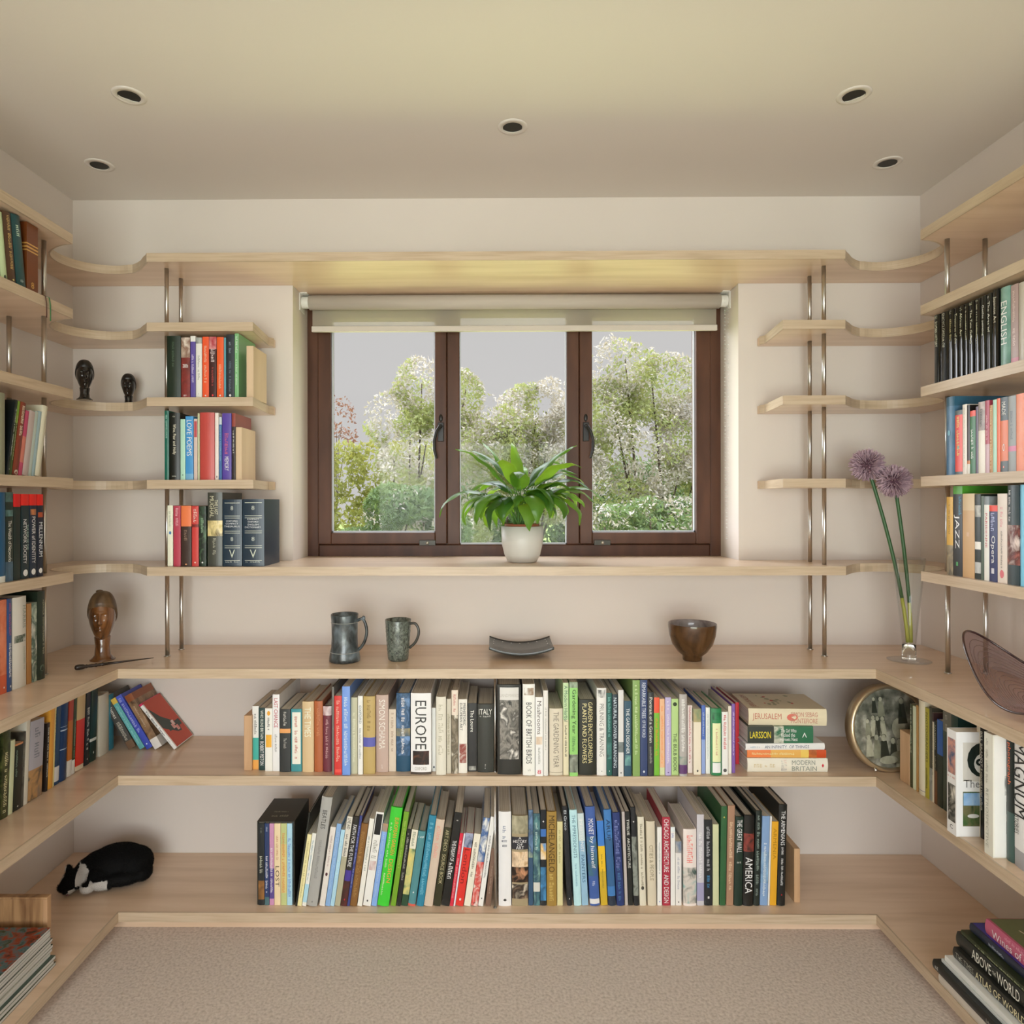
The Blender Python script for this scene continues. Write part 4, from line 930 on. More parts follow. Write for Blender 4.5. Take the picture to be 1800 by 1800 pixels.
# flat pile at the right end of the middle row
def flat_pile(specs, phrase, group, mode):
    out = []
    for (M, w, h, d, kind, col, marks, tx, lab) in specs:
        o = make_book(M, w, h, d, kind, col, marks, tx); tag(o, lab, 'book', group); out.append(o)
    return out
Yp = onz(1380, 1357.5, LV[6]).y; RM = Matrix(((0, 0, -1, 0), (0, 1, 0, 0), (1, 0, 0, 0), (0, 0, 0, 1)))
z = LV[6] + .0006; sp = []
def z_at(py): return ony(1380, py, Yp).z
for (xa, xb, pt, dd, yaw, kind, col, marks, tx, lab) in (
    (375, 1585, 1225, .16, 0, 'H', 'dcd8ca', 'm.42-.49:b8605c|dcd8ca|505870', 'MODERN/8a9088/.55-.84/.34/.72+BRITAIN/8a9088/.55-.86/.34/.28+=/c8b890/.08-.35/.3+s/c03040/.92-.95/.3', 'white MODERN BRITAIN hardback, bottom of the flat pile'),
    (385, 1570, 1100, .15, -1, 'P', 'dd8a44', '.0-.3:e08048 .3-.68:dba858 .68-.78:e0c060 .78-.88:7c3c28|d07838 .88-1:c04c24', '=/f0d8a0/.06-.6/.3', 'orange and yellow paperback in the flat pile'),
    (345, 1545, 1000, .15, 1, 'H', 'e2e0de', '', 'AN INFINITY/55607c/.24-.52/.45+OF THINGS/55607c/.55-.8/.45+=/90a8c0/.06-.18/.25', 'white AN INFINITY OF THINGS book in the flat pile'),
    (385, 1370, 745, .13, 0, 'P', '2f6a4c', '.0-.4:333a34 .4-.55:4c6c58|c0c0b0|2f6a4c', 'LARSSON/e8d030/.03-.35/.5+The Girl Who/e8ece0/.5-.74/.22/.76+Kicked the/e8ece0/.51-.72/.22/.5+Hornets Nest/e8ece0/.49-.76/.22/.24+^V/f0f0ec/.83-.9/.3', 'thick green paperback with yellow capitals in the flat pile'),
    (415, 1580, 490, .16, -2, 'H', 'd8cdb0', 's.56:d07060', 'JERUSALEM/b86a58/.05-.42/.45+SIMON SEBAG/c08878/.54-.88/.28/.68+MONTEFIORE/c08878/.54-.88/.28/.3', 'cream JERUSALEM hardback on top of the flat pile')):
    x0 = ony(1270 + xa / 8.571, 1300, Yp).x; x1 = ony(1270 + xb / 8.571, 1300, Yp).x
    zt_ = z_at(1190 + pt / 8.571); w = zt_ - z; yo = abs(math.sin(math.radians(yaw))) * .12
    M = Matrix.Translation((x1, Yp + .002 + yo, z)) @ Matrix.Rotation(math.radians(yaw), 4, 'Z') @ RM
    sp.append((M, w - .0008, x1 - x0, dd, kind, col, marks, tx, lab)); z = zt_
jer = flat_pile(sp, '', 'flat pile of five books', 0)[-1]
w_, h_, d_ = sp[-1][1:4]
m = MB()
for k in range(16):
    a = random.Random(k); y = a.uniform(.03, d_ - .02); zz = a.uniform(.3, .72) * h_; q = a.uniform(.004, .011)
    m.add([(w_ + .0005, y + q * math.cos(t), zz + q * math.sin(t) * a.uniform(.4, 1)) for t in [i * PI / 4 for i in range(8)]], [tuple(range(8))], 0 if k % 4 == 0 else 1)
v, f, tw, th = glyphs('JERUSALEM')
m.add([(w_ + .0006, .012 + x * (d_ - .03) / tw, h_ * .93 + (y - th) * .022 / th) for x, y in v], f, 2)
m.build('cover_ornament', [bmat('c03c34'), bmat('a0a07c'), bmat('b87868')], jer)
# big flat books, bottom right
RS = Matrix(((0, 1, 0, 0), (0, 0, 1, 0), (1, 0, 0, 0), (0, 0, 0, 1)))
z = LV[7] + .0006; sp = []
for (px, py, w, L, dd, kind, col, marks, tx, lab) in (
    (1652, 1727, .028, .36, .30, 'H', 'c4bcb0', '', '', 'thick cream book at the bottom of the big pile'),
    (1641, 1701, .024, .38, .31, 'H', '181c1a', '', '=/d8d8d0/.03-.06/.4+=/a0a098/.5-.8/.4', 'black book second from the bottom of the big pile'),
    (1655, 1690, .009, .36, .29, 'P', 'c8ccca', '', '', 'thin pale grey book in the big pile'),
    (1661, 1688, .014, .36, .29, 'P', 'dcdedc', '', '', 'thin white book just under the atlas in the big pile'),
    (1677, 1682, .027, .37, .27, 'H', '262622', '', 'THE TIMES/98988c/.03-.2/.5+ATLAS OF WORLD HISTORY/e0d8b0/.22-.85/.62', 'black ATLAS OF WORLD HISTORY with cream capitals'),
    (1683, 1660, .034, .36, .26, 'H', '2a2c28', '.7-1:6c4c40|282828', 'ABOVE/e4e0d4/.16-.34/.72+THE/e4e0d4/.35-.38/.5+WORLD/e4e0d4/.39-.58/.78', 'dark ABOVE THE WORLD book in the big pile'),
    (1690, 1642, .012, .34, .25, 'H', '2c3420', '', '=/b0b890/.15-.7/.4', 'slim dark olive book in the big pile'),
    (1706, 1636, .021, .33, .24, 'H', '2a2f40', '', '=/c0c8d8/.2-.35/.4', 'navy book second from the top of the big pile'),
    (1734, 1640, .036, .30, .22, 'H', 'b85c78', '', 'Wines of the World/f0d8dc/.08-.75/.5/.42+=/d8a0b0/.2-.6/.2/.8', 'pink Wines of the World book topping the big pile')):
    p = onz(px, py, z); M = Matrix.Translation((p.x, p.y - L, z)) @ RS
    dd = min(dd, WR - .004 - p.x)
    sp.append((M, w - .0008, L, dd, kind, col, marks, tx, lab)); z += w
pile = flat_pile(sp, '', 'pile of large flat books', 1)
w_, h_, d_ = sp[-1][1:4]; m = MB(); m.box(w_, w_ + .0004, .006, d_ - .002, .002, h_ - .002, 0)
m.box(w_ + .0005, w_ + .0007, .03, d_ - .04, .02, h_ * .6, 1)
v, f, tw, th = glyphs('Wines'); m.add([(w_ + .0008, .04 + x * .10 / tw, h_ * .84 + (y - th) * .04 / th) for x, y in v], f, 2)
m.build('cover_picture', [bmat('6c7450'), bmat('8c9448|b0a840|58683c'), bmat('d8ccb0')], pile[-1])
w_, h_, d_ = sp[-2][1:4]; m = MB(); m.box(w_, w_ + .0004, .004, d_ - .002, .002, h_ - .002, 0); m.build('cover_panel', bmat('3c3c94'), pile[-2])
# the white book standing proud of the right row
X0 = 1.112; y1 = onx(1664, 900, X0).y; y0 = onx(1680, 900, X0).y; w = y1 - y0
M = Matrix.Translation((X0, y1, LV[6] + .0004)) @ Matrix(((0, 1, 0, 0), (-1, 0, 0, 0), (0, 0, 1, 0), (0, 0, 0, 1)))
h = onx(1680, 1287, X0).z - LV[6]; d = .19
o = make_book(M, w, h, d, 'F', 'e8e8e6', 'm.08-.42:3c5070|c08878|405878 m.52-.88:a8a498|2c2c28|d0ccc0', '~=/c08070/.44-.46/.8+~C/404040/.91-.95/.3')
tag(o, 'thick white book with four pictures standing forward on right middle shelf', 'book', 'books on the right of the middle shelf')
m = MB(); e = w + .0005
m.box(w, e, .016, .120, h * .53, h * .90, 0); m.box(w, e, .016, .120, h * .10, h * .43, 1)
def disc(cy, cz, ry, rz, mi, off=.0004, n=16): m.add([(e + off, cy + ry * math.cos(2 * PI * i / n), cz + rz * math.sin(2 * PI * i / n)) for i in range(n)], [tuple(range(n))], mi)
disc(.062, h * .735, .036, h * .165, 2); disc(.068, h * .70, .026, h * .105, 3, .0008); disc(.056, h * .715, .010, h * .035, 2, .0012); disc(.079, h * .71, .008, h * .028, 2, .0012); disc(.056, h * .715, .004, h * .014, 3, .0016); disc(.069, h * .66, .004, h * .02, 2, .0012)
m.box(e, e + .0004, .017, .119, h * .30, h * .42, 4); disc(.04, h * .20, .014, h * .02, 3, .0008)
v, f, tw, th = glyphs('The Gre'); m.add([(e, .018 + x * .085 / tw, h * .47 + y * .019 / th) for x, y in v], f, 5)
m.build('cover_picture', [bmat('c8c4bc'), bmat('3c5c30|6c6848|203c20'), bmat('14201c'), bmat('d4d4d0'), bmat('78a0cc|a8c4dc'), bmat('787878')], o)
X0 = 1.128; ya = onx(1729.5, 900, X0).y; yb_ = onx(1744.5, 900, X0).y; w = ya - yb_; h = onx(1744, 1292, X0).z - LV[6]
M = Matrix.Translation((X0, ya, LV[6] + .0004)) @ Matrix(((0, 1, 0, 0), (-1, 0, 0, 0), (0, 0, 1, 0), (0, 0, 0, 1)))
o = make_book(M, w, h, .2, 'F', 'd9d8cc', '', 'RETROSPECTIVE/a8a89c/.46-.94/.3/.35+=/a8a89c/.05-.42/.3/.35')
tag(o, 'tall off-white book with letters down its front, right of the four-picture book', 'book', 'books on the right of the middle shelf')
m = MB(); m.box(w, w + .0004, .003, .19, .003, h - .003, 0)
for ch, z0_, mi in (('E', .87, 1), ('A', .70, 1), ('I', .36, 2), ('R', .20, 2), ('S', .04, 2)):
    v, f, tw, th = glyphs(ch); m.add([(w + .0008, .030 + x * .030 / max(tw, .4), h * z0_ + y * h * .10 / th) for x, y in v], f, mi)
m.box(w + .0005, w + .0008, .026, .10, h * .51, h * .67, 3)
m.build('cover_picture', [bmat('e6e4dc'), bmat('8c4448'), bmat('343432'), bmat('303030|c8c8c4|585858')], o)
# slipcase round the six small books
fs = [o for o, n_ in ROWS[SLIP]]
Ys = fs[0].matrix_world.translation.y; xa = fs[0].matrix_world.translation.x - .0045; xb = ony(440 + 303 / 4.091, 900, Ys).x
zt_ = ony(480, 1370 + 312 / 4.091, Ys).z
sc_m = bmat('2e2d26'); r = tag(empty('slipcase', (xa, Ys + .002, LV[7] + .0004)), 'black slipcase holding six paperbacks at the left of the bottom shelf', 'slipcase')
w, h = xb - xa + .004, zt_ - LV[7]
m = MB(); m.box(0, .0035, 0, .16, 0, h); m.box(w - .0035, w, 0, .16, 0, h); m.box(.0035, w - .0035, .157, .16, 0, h); m.box(0, w, 0, .16, h, h + .003)
m.build('case', sc_m, r, .0004)
m = MB(); v, f, tw, th = ticks(9, random.Random(1)); m.add([(w * .25 + x * w * .5 / tw, .03 + y * .012 / th, h + .0034) for x, y in v], f, 0)
rnd = random.Random(3); v, f, tw, th = ticks(14, rnd); m.add([(w * .28 + x * w * .4 / tw, .06 + y * .008, h + .0034) for x, y in v], f, 0)
m.build('case_lettering', bmat('a8a490'), r)
# magazines, bottom left
mz = LV[7] + .0004; rnd = random.Random(5)
covs = ['3c4438', 'a8a89c', '44544c', '98a09c', 'b4b0a4', '28403c', 'a4a498', '5c605c', 'b0aca0', '787c74', 'a8a8a0', '3a2c24|8c3820|4c6c70|2a3a20']
words_ = ['lowest', 'second', 'third', 'fourth', 'fifth', 'sixth', 'seventh', 'eighth', 'ninth', 'tenth', 'eleventh']
for k in range(12):
    t = rnd.uniform(.0068, .0088); xr_ = -1.152 - .003 * rnd.random() - (.012 if k > 2 else 0) - .0008 * k; yf = 1.787 + rnd.uniform(-.004, .004) + (.006 if k > 3 else -.004)
    r = tag(empty('magazine', (xr_, yf, mz)), ('top magazine of the pile, with a dark, red and teal cover' if k == 11 else '%s magazine from the bottom of the bottom-left pile' % words_[k]), 'magazine', 'pile of magazines')
    r.rotation_euler = (0, 0, math.radians(rnd.uniform(-.8, .8)))
    m = MB(); m.box(-.215, -.0008, -.292, -.0008, .0004, t - .0006, 0); m.build('pages', page_f, r)
    m = MB(); m.box(-.216, 0, -.293, 0, t - .0006, t - .0002); m.box(-.216, 0, -.293, 0, 0, .0004); m.build('cover', bmat(covs[k], .25), r)
    mz += t
# ---------------------------------------------------------------- carved heads
def sstep(a, b, x): t = min(1, max(0, (x - a) / (b - a))); return t * t * (3 - 2 * t)
def gs(x, y, cx, cy, sx, sy): return math.exp(-((x - cx) / sx) ** 2 - ((y - cy) / sy) ** 2)
def carved_head(loc, H, rz, mats, label, hair='cap', neck=.30, base=True, wide=.33):
    """H total height; front is -y"""
    r = tag(empty('carved_bust', Matrix.Translation(loc) @ Matrix.Rotation(rz, 4, 'Z')), label, 'sculpture', 'carved wooden heads')
    hz = H * (1 - neck) / 2; cz = H - hz; W_ = H * wide * .5 * 2 * .78; m = MB()
    def surf(grow, hairline, nu=128, nv=96):
        vs = []; keep = []; LN = (lambda x, y: .03 - .47 * math.tanh(y * 2.6) - (.10 * abs(x) if y < -.3 else 0))
        for i in range(nv + 1):
            p = PI * i / nv; z = -math.cos(p); rr0 = math.sin(p) ** .72
            for k in range(nu):
                a = 2 * PI * k / nu; x = math.sin(a) * rr0; y = -math.cos(a) * rr0
                jaw = 1 - .20 * sstep(.1, -.95, z); X = x * W_ * jaw * .5 * 2 * .62; Y = y * W_ * (.80 - .10 * sstep(0, -1, z)); Z = z * hz
                f = 0
                if y < 0:
                    fx_ = x; q = min(1, -y * 1.6)
                    f += .17 * gs(fx_, z, 0, -.16, .10, .13) + .10 * gs(fx_, z, 0, .02, .07, .17)      # nose
                    f += .07 * (gs(fx_, z, .10, -.20, .07, .06) + gs(fx_, z, -.10, -.20, .07, .06))
                    f += .055 * gs(abs(fx_), z, .24, .21, .20, .055)                                   # brows
                    f -= .10 * gs(abs(fx_), z, .27, .09, .13, .09); f += .065 * gs(abs(fx_), z, .27, .075, .085, .045)   # sockets, lids
                    f += .085 * gs(fx_, z, 0, -.40, .19, .045) + .085 * gs(fx_, z, 0, -.52, .16, .05) - .05 * gs(fx_, z, 0, -.46, .20, .018)
                    f += .08 * gs(fx_, z, 0, -.80, .20, .14) + .04 * gs(abs(fx_), z, .42, -.12, .16, .16)
                    f *= q
                f *= 1.9
                n_ = Vector((x / .8, y, z * .8)).normalized(); g = W_ * .62 * f + grow * (sstep(-.04, .12, z - LN(x, y)) if hairline else 1) - (.0006 if hairline and z < LN(x, y) else 0)
                vs.append((X + n_.x * g, Y + n_.y * g, cz + Z + n_.z * g)); keep.append((x, y, z))
        fs = [(i * nu + k, i * nu + (k + 1) % nu, (i + 1) * nu + (k + 1) % nu, (i + 1) * nu + k) for i in range(nv) for k in range(nu)]
        fs = [tuple(reversed(f_)) for f_ in fs]
        if hairline: fs = [f_ for f_ in fs if hairline(*keep[f_[0]])]
        return vs, fs
    v, f = surf(0, None); m.add(v, f, 0, True)
    nr = W_ * .36
    m.lathe([(nr * 1.62, 0), (nr * 1.66, H * .012), (nr * 1.35, H * .035), (nr * 1.02, H * .08), (nr * .92, H * neck * .7), (nr * 1.05, H * neck * 1.15), (nr * .5, H * neck * 1.5)], 40, 0, (0, W_ * .06, 0))
    m.build('face_and_neck', mats[0], r)
    m = MB(); v, f = surf(H * .020, lambda x, y, z: z > -.07 - .47 * math.tanh(y * 2.6) - (.10 * abs(x) if y < -.3 else 0))
    m.add(v, f, 0, True); ha = m.build('hair', mats[1], r)
    if hair == 'knot':
        m = MB(); m.ell((-W_ * .15, W_ * .2, H + H * .012), (H * .05, H * .045, H * .022)); m.build('hair_knot', mats[1], r)
    for s in (-1, 1):
        m = MB(); ex = W_ * .60 * .97; m.ell((s * ex, W_ * .02, cz - hz * .02), (H * .012, H * .024, H * .042), 0, 16, 12); m.ell((s * (ex + H * .006), -W_ * .03, cz - hz * .02), (H * .008, H * .014, H * .028), 0, 14, 10); m.build('ear', mats[0], r)
    return r
hd_m = mixed('polished_brown_wood', [(.035, .012, .004), (.16, .062, .018), (.27, .115, .035)], scale=(14, 14, 7), rough=.16, detail=4, coat=.6, dist=1)
hh_m = mixed('ridged_brown_wood', [(.06, .032, .014), (.14, .08, .035)], scale=(60, 60, 12), rough=.45, detail=3, bump=.6)
eb_m = solid('polished_ebony', (.012, .009, .007), .18, 0, .5, .5); ebh = solid('ebony_hair', (.012, .010, .008), .4, bump=.5, bscale=200)
p = onz(180, 1160, LV[5]); carved_head(p, .212, math.radians(22), (hd_m, hh_m), 'polished brown carved wooden head on the worktop by the left corner', 'knot', .30, wide=.37)
p = Vector((-1.305, 2.165, LV[2])); carved_head(p, ony(124, 634, 2.165).z - LV[2], math.radians(32), (eb_m, ebh), 'larger black carved head on the left corner shelf', '', .26, wide=.40)
p = Vector((-1.232, 2.29, LV[2])); carved_head(p, ony(171, 658, 2.29).z - LV[2], math.radians(20), (eb_m, ebh), 'smaller black carved head, right of the larger one', '', .26, wide=.42)
# wand
a, b = onz(131, 1179, LV[5]), onz(270, 1161, LV[5]); dv = (b - a); wd_m = solid('dark_turned_wood', (.022, .013, .009), .35)
r = tag(empty('carved_stick', a + Vector((0, 0, .0085))), 'thin dark carved stick lying before the brown wooden head', 'stick')
def on(t): return dv * t
m = MB(); T_ = [0, .01, .03, .06, .10, .13, .145, .16, .2, .24, .26, .28, .31, .33, .34, .36, .40]
m.tube([on(t) for t in T_], [.003, .0065, .008, .0082, .0075, .005, .0062, .0045, .005, .0045, .006, .0045, .005, .0045, .006, .0045, .004], 12); m.build('grip', wd_m, r)
m = MB(); m.tube([on(.40), on(.6), on(.8), on(1) + Vector((0, 0, 0))], [.0038, .003, .0022, .001], 10); m.build('shaft', wd_m, r)
# ---------------------------------------------------------------- pottery
def glaze(name, cols, sc_=(60, 60, 40), rough=.28): return mixed(name, cols, scale=sc_, rough=rough, detail=5, dist=.8, coat=.3, bump=.15)
gz1 = glaze('mottled_grey_blue_glaze', [(.012, .016, .018), (.06, .075, .08), (.16, .20, .23)], (34, 34, 22))
gz2 = glaze('patterned_green_grey_glaze', [(.02, .024, .02), (.10, .12, .10), (.20, .23, .20)], (130, 130, 90))
def ring_band(m, r_, z, mi): m.lathe([(r_, z - .0012), (r_ + .0012, z), (r_, z + .0012)], 40, mi)
p = onz(606, 1162, LV[5]); k_ = p.y / 1200
r = tag(empty('mug', p), 'larger mottled grey-blue stoneware mug on the worktop', 'mug', 'stoneware mugs')
H = 81 * k_ + .004
m = MB(); m.lathe([(.0001, .002), (.040, 0), (.0475, .003), (.0475, .012), (.0445, .03), (.0412, .045), (.0398, .08), (.0405, H * .84), (.0425, H - .004), (.0418, H), (.0390, H - .002), (.0375, H * .84), (.037, .05), (.040, .012), (.0001, .010)], 48)
m.build('body', gz1, r)
m = MB(); ring_band(m, .0445, .031, 0); ring_band(m, .0410, H * .83, 0); m.build('raised_bands', glaze('pale_grey_glaze', [(.16, .17, .16), (.38, .39, .37)]), r)
m = MB(); m.tube(spline([(.040, -.002, H * .86), (.056, -.006, H * .90), (.066, -.008, H * .80), (.070, -.008, H * .62), (.064, -.007, H * .44), (.054, -.004, H * .32), (.043, -.002, H * .24)]), .0047, 14)
m.ell((.060, -.007, H * .92), (.006, .005, .007)); m.build('handle', gz1, r)
p = onz(700, 1160, LV[5]); r = tag(empty('mug', p), 'slimmer tapered green-grey patterned mug, right of the larger one', 'mug', 'stoneware mugs')
H = 70 * p.y / 1200 + .003
m = MB(); m.lathe([(.0001, .001), (.026, 0), (.0315, .004), (.0325, .012), (.0405, H - .003), (.0400, H), (.0375, H - .002), (.0305, .012), (.0001, .010)], 48); m.build('body', gz2, r)
m = MB(); m.tube(spline([(.038, -.003, H * .90), (.054, -.006, H * .90), (.064, -.008, H * .78), (.064, -.008, H * .62), (.054, -.006, H * .44), (.036, -.003, H * .30)]), .0042, 14); m.build('handle', solid('dark_glaze', (.045, .045, .04), .3, coat=.3), r)
m = MB()
for k in range(14):                              # cross-hatched relief
    a0 = 2 * PI * k / 14
    for s in (-1, 1):
        P = []
        for i in range(7):
            t = .16 + .66 * i / 6; a = a0 + s * (.22 if i % 2 else -.22); rr_k = .0325 + (.0405 - .0325) * (t * H - .012) / (H - .015)
            P.append(((rr_k + .0002) * math.cos(a), (rr_k + .0002) * math.sin(a), t * H))
        m.tube(P, .0007, 5)
m.build('relief_pattern', solid('pale_relief', (.20, .23, .19), .4), r)
# curved square dish
p = onz(915, 1149, LV[5]); r = tag(empty('dish', p), 'shallow black curved rectangular dish with white dots on the worktop', 'dish')
dk = solid('matt_black_glaze', (.030, .032, .030), .32, coat=.2, bump=.2, bscale=300); wdt = 110 * p.y / 1200 / 2
def dz(x): return .012 + .020 * (x / wdt) ** 2
m = MB(); N = 24; t = .006; vs = []; fs = []
for j, (yy, edge) in enumerate(((-.088, 1), (-.084, 0), (0, -.001), (.084, 0), (.088, .004))):
    for lay in (0, 1):
        for i in range(N + 1):
            x = -wdt + 2 * wdt * i / N; vs.append((x, yy, dz(x) + (t if lay else 0) + (.003 if edge == 1 and lay else max(0, edge) if lay else 0) - (.002 if j == 2 else 0)))
q = N + 1
for j in range(4):
    for i in range(N):
        a_ = j * 2 * q + i; b_ = (j + 1) * 2 * q + i
        fs.append((a_, b_, b_ + 1, a_ + 1)); fs.append((a_ + q, a_ + q + 1, b_ + q + 1, b_ + q))
for i in range(N): fs.append((i, i + 1, q + i + 1, q + i)); o_ = 8 * q; fs.append((o_ + i, o_ + q + i, o_ + q + i + 1, o_ + i + 1))
for j in range(4):
    for i, s in ((0, 1), (N, -1)):
        f_ = (j * 2 * q + i, j * 2 * q + q + i, (j + 1) * 2 * q + q + i, (j + 1) * 2 * q + i); fs.append(f_ if s > 0 else f_[::-1])
m.add(vs, fs, 0, True); m.build('tray', dk, r, .001)
m = MB(); m.lathe([(.0001, 0), (.026, 0), (.028, .014), (.0001, .014)], 32, 0, (0, -.002, 0)); m.build('foot', dk, r)
m = MB()
for i in range(7):
    x = -wdt * .84 + wdt * 1.68 * i / 6; m.ell((x, .070, dz(x) + t + .0006), (.0022, .0022, .0009), 0, 10, 6)
for s in (-1, 1):
    for yy in (.035, 0): m.ell((s * wdt * .86, yy, dz(wdt * .86) + t + .0004), (.0020, .0020, .0009), 0, 10, 6)
m.build('white_dots', solid('white_slip', (.75, .74, .7), .4), r)
# bowl
p = onz(1217, 1160, LV[5]); k_ = p.y / 1200; R_ = 41.5 * k_; H = 60 * k_ + .008
r = tag(empty('bowl', p), 'glossy brown footed pottery bowl on the worktop', 'bowl')
brn = glaze('tenmoku_brown_glaze', [(.028, .014, .006), (.075, .034, .012), (.10, .05, .02)], (22, 22, 12), .12); inn = glaze('grey_lilac_glaze', [(.16, .13, .13), (.32, .30, .31)], (26, 26, 26), .15)
ft = R_ * .40
m = MB(); m.lathe([(.0001, .002), (ft * .95, 0), (ft, .003), (ft * 1.02, H * .13), (R_ * .62, H * .24), (R_ * .84, H * .45), (R_ * .95, H * .68), (R_, H * .93), (R_ * .995, H)], 56, cap=False); m.build('outer_body', brn, r)
m = MB(); m.lathe([(R_ * .995, H), (R_ * .965, H * .995), (R_ * .94, H * .9), (R_ * .86, H * .6), (R_ * .6, H * .33), (.0001, H * .22)], 56, cap=False); m.build('inner_glaze', inn, r)
# ---------------------------------------------------------------- vase with alliums
vp = onz(1598, 1161, LV[5]); r = tag(empty('vase', vp), 'tall flared clear glass vase on the worktop in the right corner', 'vase')
cg = clear_glass('clear_glass', (.97, .99, .98))
def thin_glass(name, tint):
    m_, n, b = new(name); n.nodes.remove(b); o = n.nodes['Material Output']; t = n.nodes.new('ShaderNodeBsdfTransparent'); t.inputs[0].default_value = tuple(tint) + (1,)
    g = n.nodes.new('ShaderNodeBsdfGlossy'); g.inputs['Roughness'].default_value = .02; x = n.nodes.new('ShaderNodeMixShader'); lw = n.nodes.new('ShaderNodeLayerWeight'); lw.inputs[0].default_value = .5; pw_ = n.nodes.new('ShaderNodeMath'); pw_.operation = 'POWER'; pw_.inputs[1].default_value = 3.5; fr = n.nodes.new('ShaderNodeMath'); fr.operation = 'MULTIPLY_ADD'; fr.inputs[1].default_value = .7; fr.inputs[2].default_value = .025
    n.links.new(lw.outputs['Facing'], pw_.inputs[0]); n.links.new(pw_.outputs[0], fr.inputs[0]); n.links.new(fr.outputs[0], x.inputs[0]); n.links.new(t.outputs[0], x.inputs[1]); n.links.new(g.outputs[0], x.inputs[2]); n.links.new(x.outputs[0], o.inputs[0]); return m_
tgl = thin_glass('thin_clear_glass', (.965, .975, .97)); HV = vp.y; VH = ony(1599, 981, HV).z - LV[5]
m = MB(); m.lathe([(.0001, .0045), (.0205, .0045), (.0200, .007), (.0192, .012), (.0190, .050), (.0001, .050)], 56); m.build('solid_foot', cg, r)
m = MB(); m.lathe([(.0001, .0004), (.060, .0004), (.061, .0016), (.045, .0030), (.021, .0042), (.0001, .0043)], 56, cap=False); m.build('foot_disc', tgl, r)
m = MB(); m.lathe([(.0191, .0505), (.0445, VH), (.0437, VH + .0008), (.0427, VH), (.0176, .0525), (.0001, .0510)], 56, cap=False); m.build('glass_body', tgl, r)
stem_m, = (solid('allium_stem', (.035, .105, .035), .4),); base_m = solid('pale_stem_base', (.42, .42, .07), .4)
pet = [mixed('allium_petal', [(.36, .235, .29), (.52, .38, .43)], scale=(60, 60, 60), rough=.7)]
for (px, py, lab, fx_, ph) in ((1524, 817, 'left mauve allium globe standing in the vase, the higher one', -.004, -1), (1572, 846, 'right mauve allium globe standing in the vase, the lower one', .006, 1)):
    Yf = HV + (.015 if ph < 0 else -.02); hd = ony(px, py, Yf); rF = 29 / 1200 * Yf
    o = tag(empty('allium', (vp.x + fx_, vp.y, LV[5] + .056)), lab, 'flower', 'alliums in the glass vase'); b0 = Vector((vp.x + fx_, vp.y, LV[5] + .056))
    e = hd - b0; P = []
    for i in range(17):
        t = i / 16; P.append(Vector((e.x * (t ** 1.45), e.y * t, e.z * t)))
    P[-1] = e * 1.0; cut = 5
    m = MB(); m.tube(P[:cut], .0052, 12); m.build('stem_base', base_m, o)
    m = MB(); m.tube(P[cut - 1:-1] + [e - Vector((0, 0, rF * .4))], .0052, 12); m.build('stem', stem_m, o)
    m = MB(); m.ell(e, (rF * .55,) * 3, 1, 20, 14); rnd = random.Random(px)
    n_ = 620
    for i in range(n_):
        zz = 1 - 2 * (i + .5) / n_; a = i * 2.39996; q = math.sqrt(1 - zz * zz); dr = Vector((q * math.cos(a), q * math.sin(a), zz)); dr = (dr + Vector([rnd.uniform(-.09, .09) for _ in range(3)])).normalized()
        ln = rF * rnd.uniform(.88, 1.08); t1 = dr.orthogonal().normalized(); t2 = dr.cross(t1); ss = .0021
        bp = e + dr * rF * .5; mp = e + dr * ln * .9; tp = e + dr * ln
        vs = [bp + t1 * ss * .5, bp - t1 * ss * .25 + t2 * ss * .4, bp - t1 * ss * .25 - t2 * ss * .4, mp + t1 * ss, mp - t1 * ss * .5 + t2 * ss * .85, mp - t1 * ss * .5 - t2 * ss * .85, tp]
        m.add(vs, [(0, 1, 4, 3), (1, 2, 5, 4), (2, 0, 3, 5), (3, 4, 6), (4, 5, 6), (5, 3, 6)], 0)
    m.build('flower_head', [pet[0], solid('allium_core', (.10, .04, .06), .8)], o)
# ---------------------------------------------------------------- smoky glass dish, right worktop
gp = Vector((1.283, 1.545, LV[5])); r = tag(empty('glass_bowl', Matrix.Translation(gp) @ Matrix.Rotation(math.radians(98), 4, 'Z')), 'wavy folded smoky purple glass bowl on the right worktop', 'bowl')
sg = glass_pane('smoky_purple_glass', (.84, .78, .82), .07); m = MB(); NU, NV = 96, 14; vs = []; fs = []
def gsurf(rho, th):
    a, b = .235, .135; x = a * rho * math.cos(th); y = b * rho * math.sin(th)
    fold = .050 * math.cos(2 * th) + .022 * math.cos(3 * th - .9)
    return Vector((x * (1 + .06 * math.cos(3 * th)), y * (1 + .12 * math.cos(2 * th + .5)), .006 + .082 * rho ** 1.9 + fold * rho ** 2.3))
for i in range(NV + 1):
    for k in range(NU): vs.append(gsurf(i / NV * .999 + .001, 2 * PI * k / NU))
for i in range(NV):
    for k in range(NU): j = (k + 1) % NU; fs.append((i * NU + k, i * NU + j, (i + 1) * NU + j, (i + 1) * NU + k))
m.add(vs, fs, 0, True); o = m.build('glass_body', sg, r); so = o.modifiers.new('t', 'SOLIDIFY'); so.thickness = .0035; so.offset = 0
m = MB(); m.tube([gsurf(1, 2 * PI * k / NU) for k in range(NU + 1)], .0030, 10, caps=False); m.build('dark_rim', solid('dark_purple_rim', (.035, .012, .014), .08, coat=1), r)
m = MB()
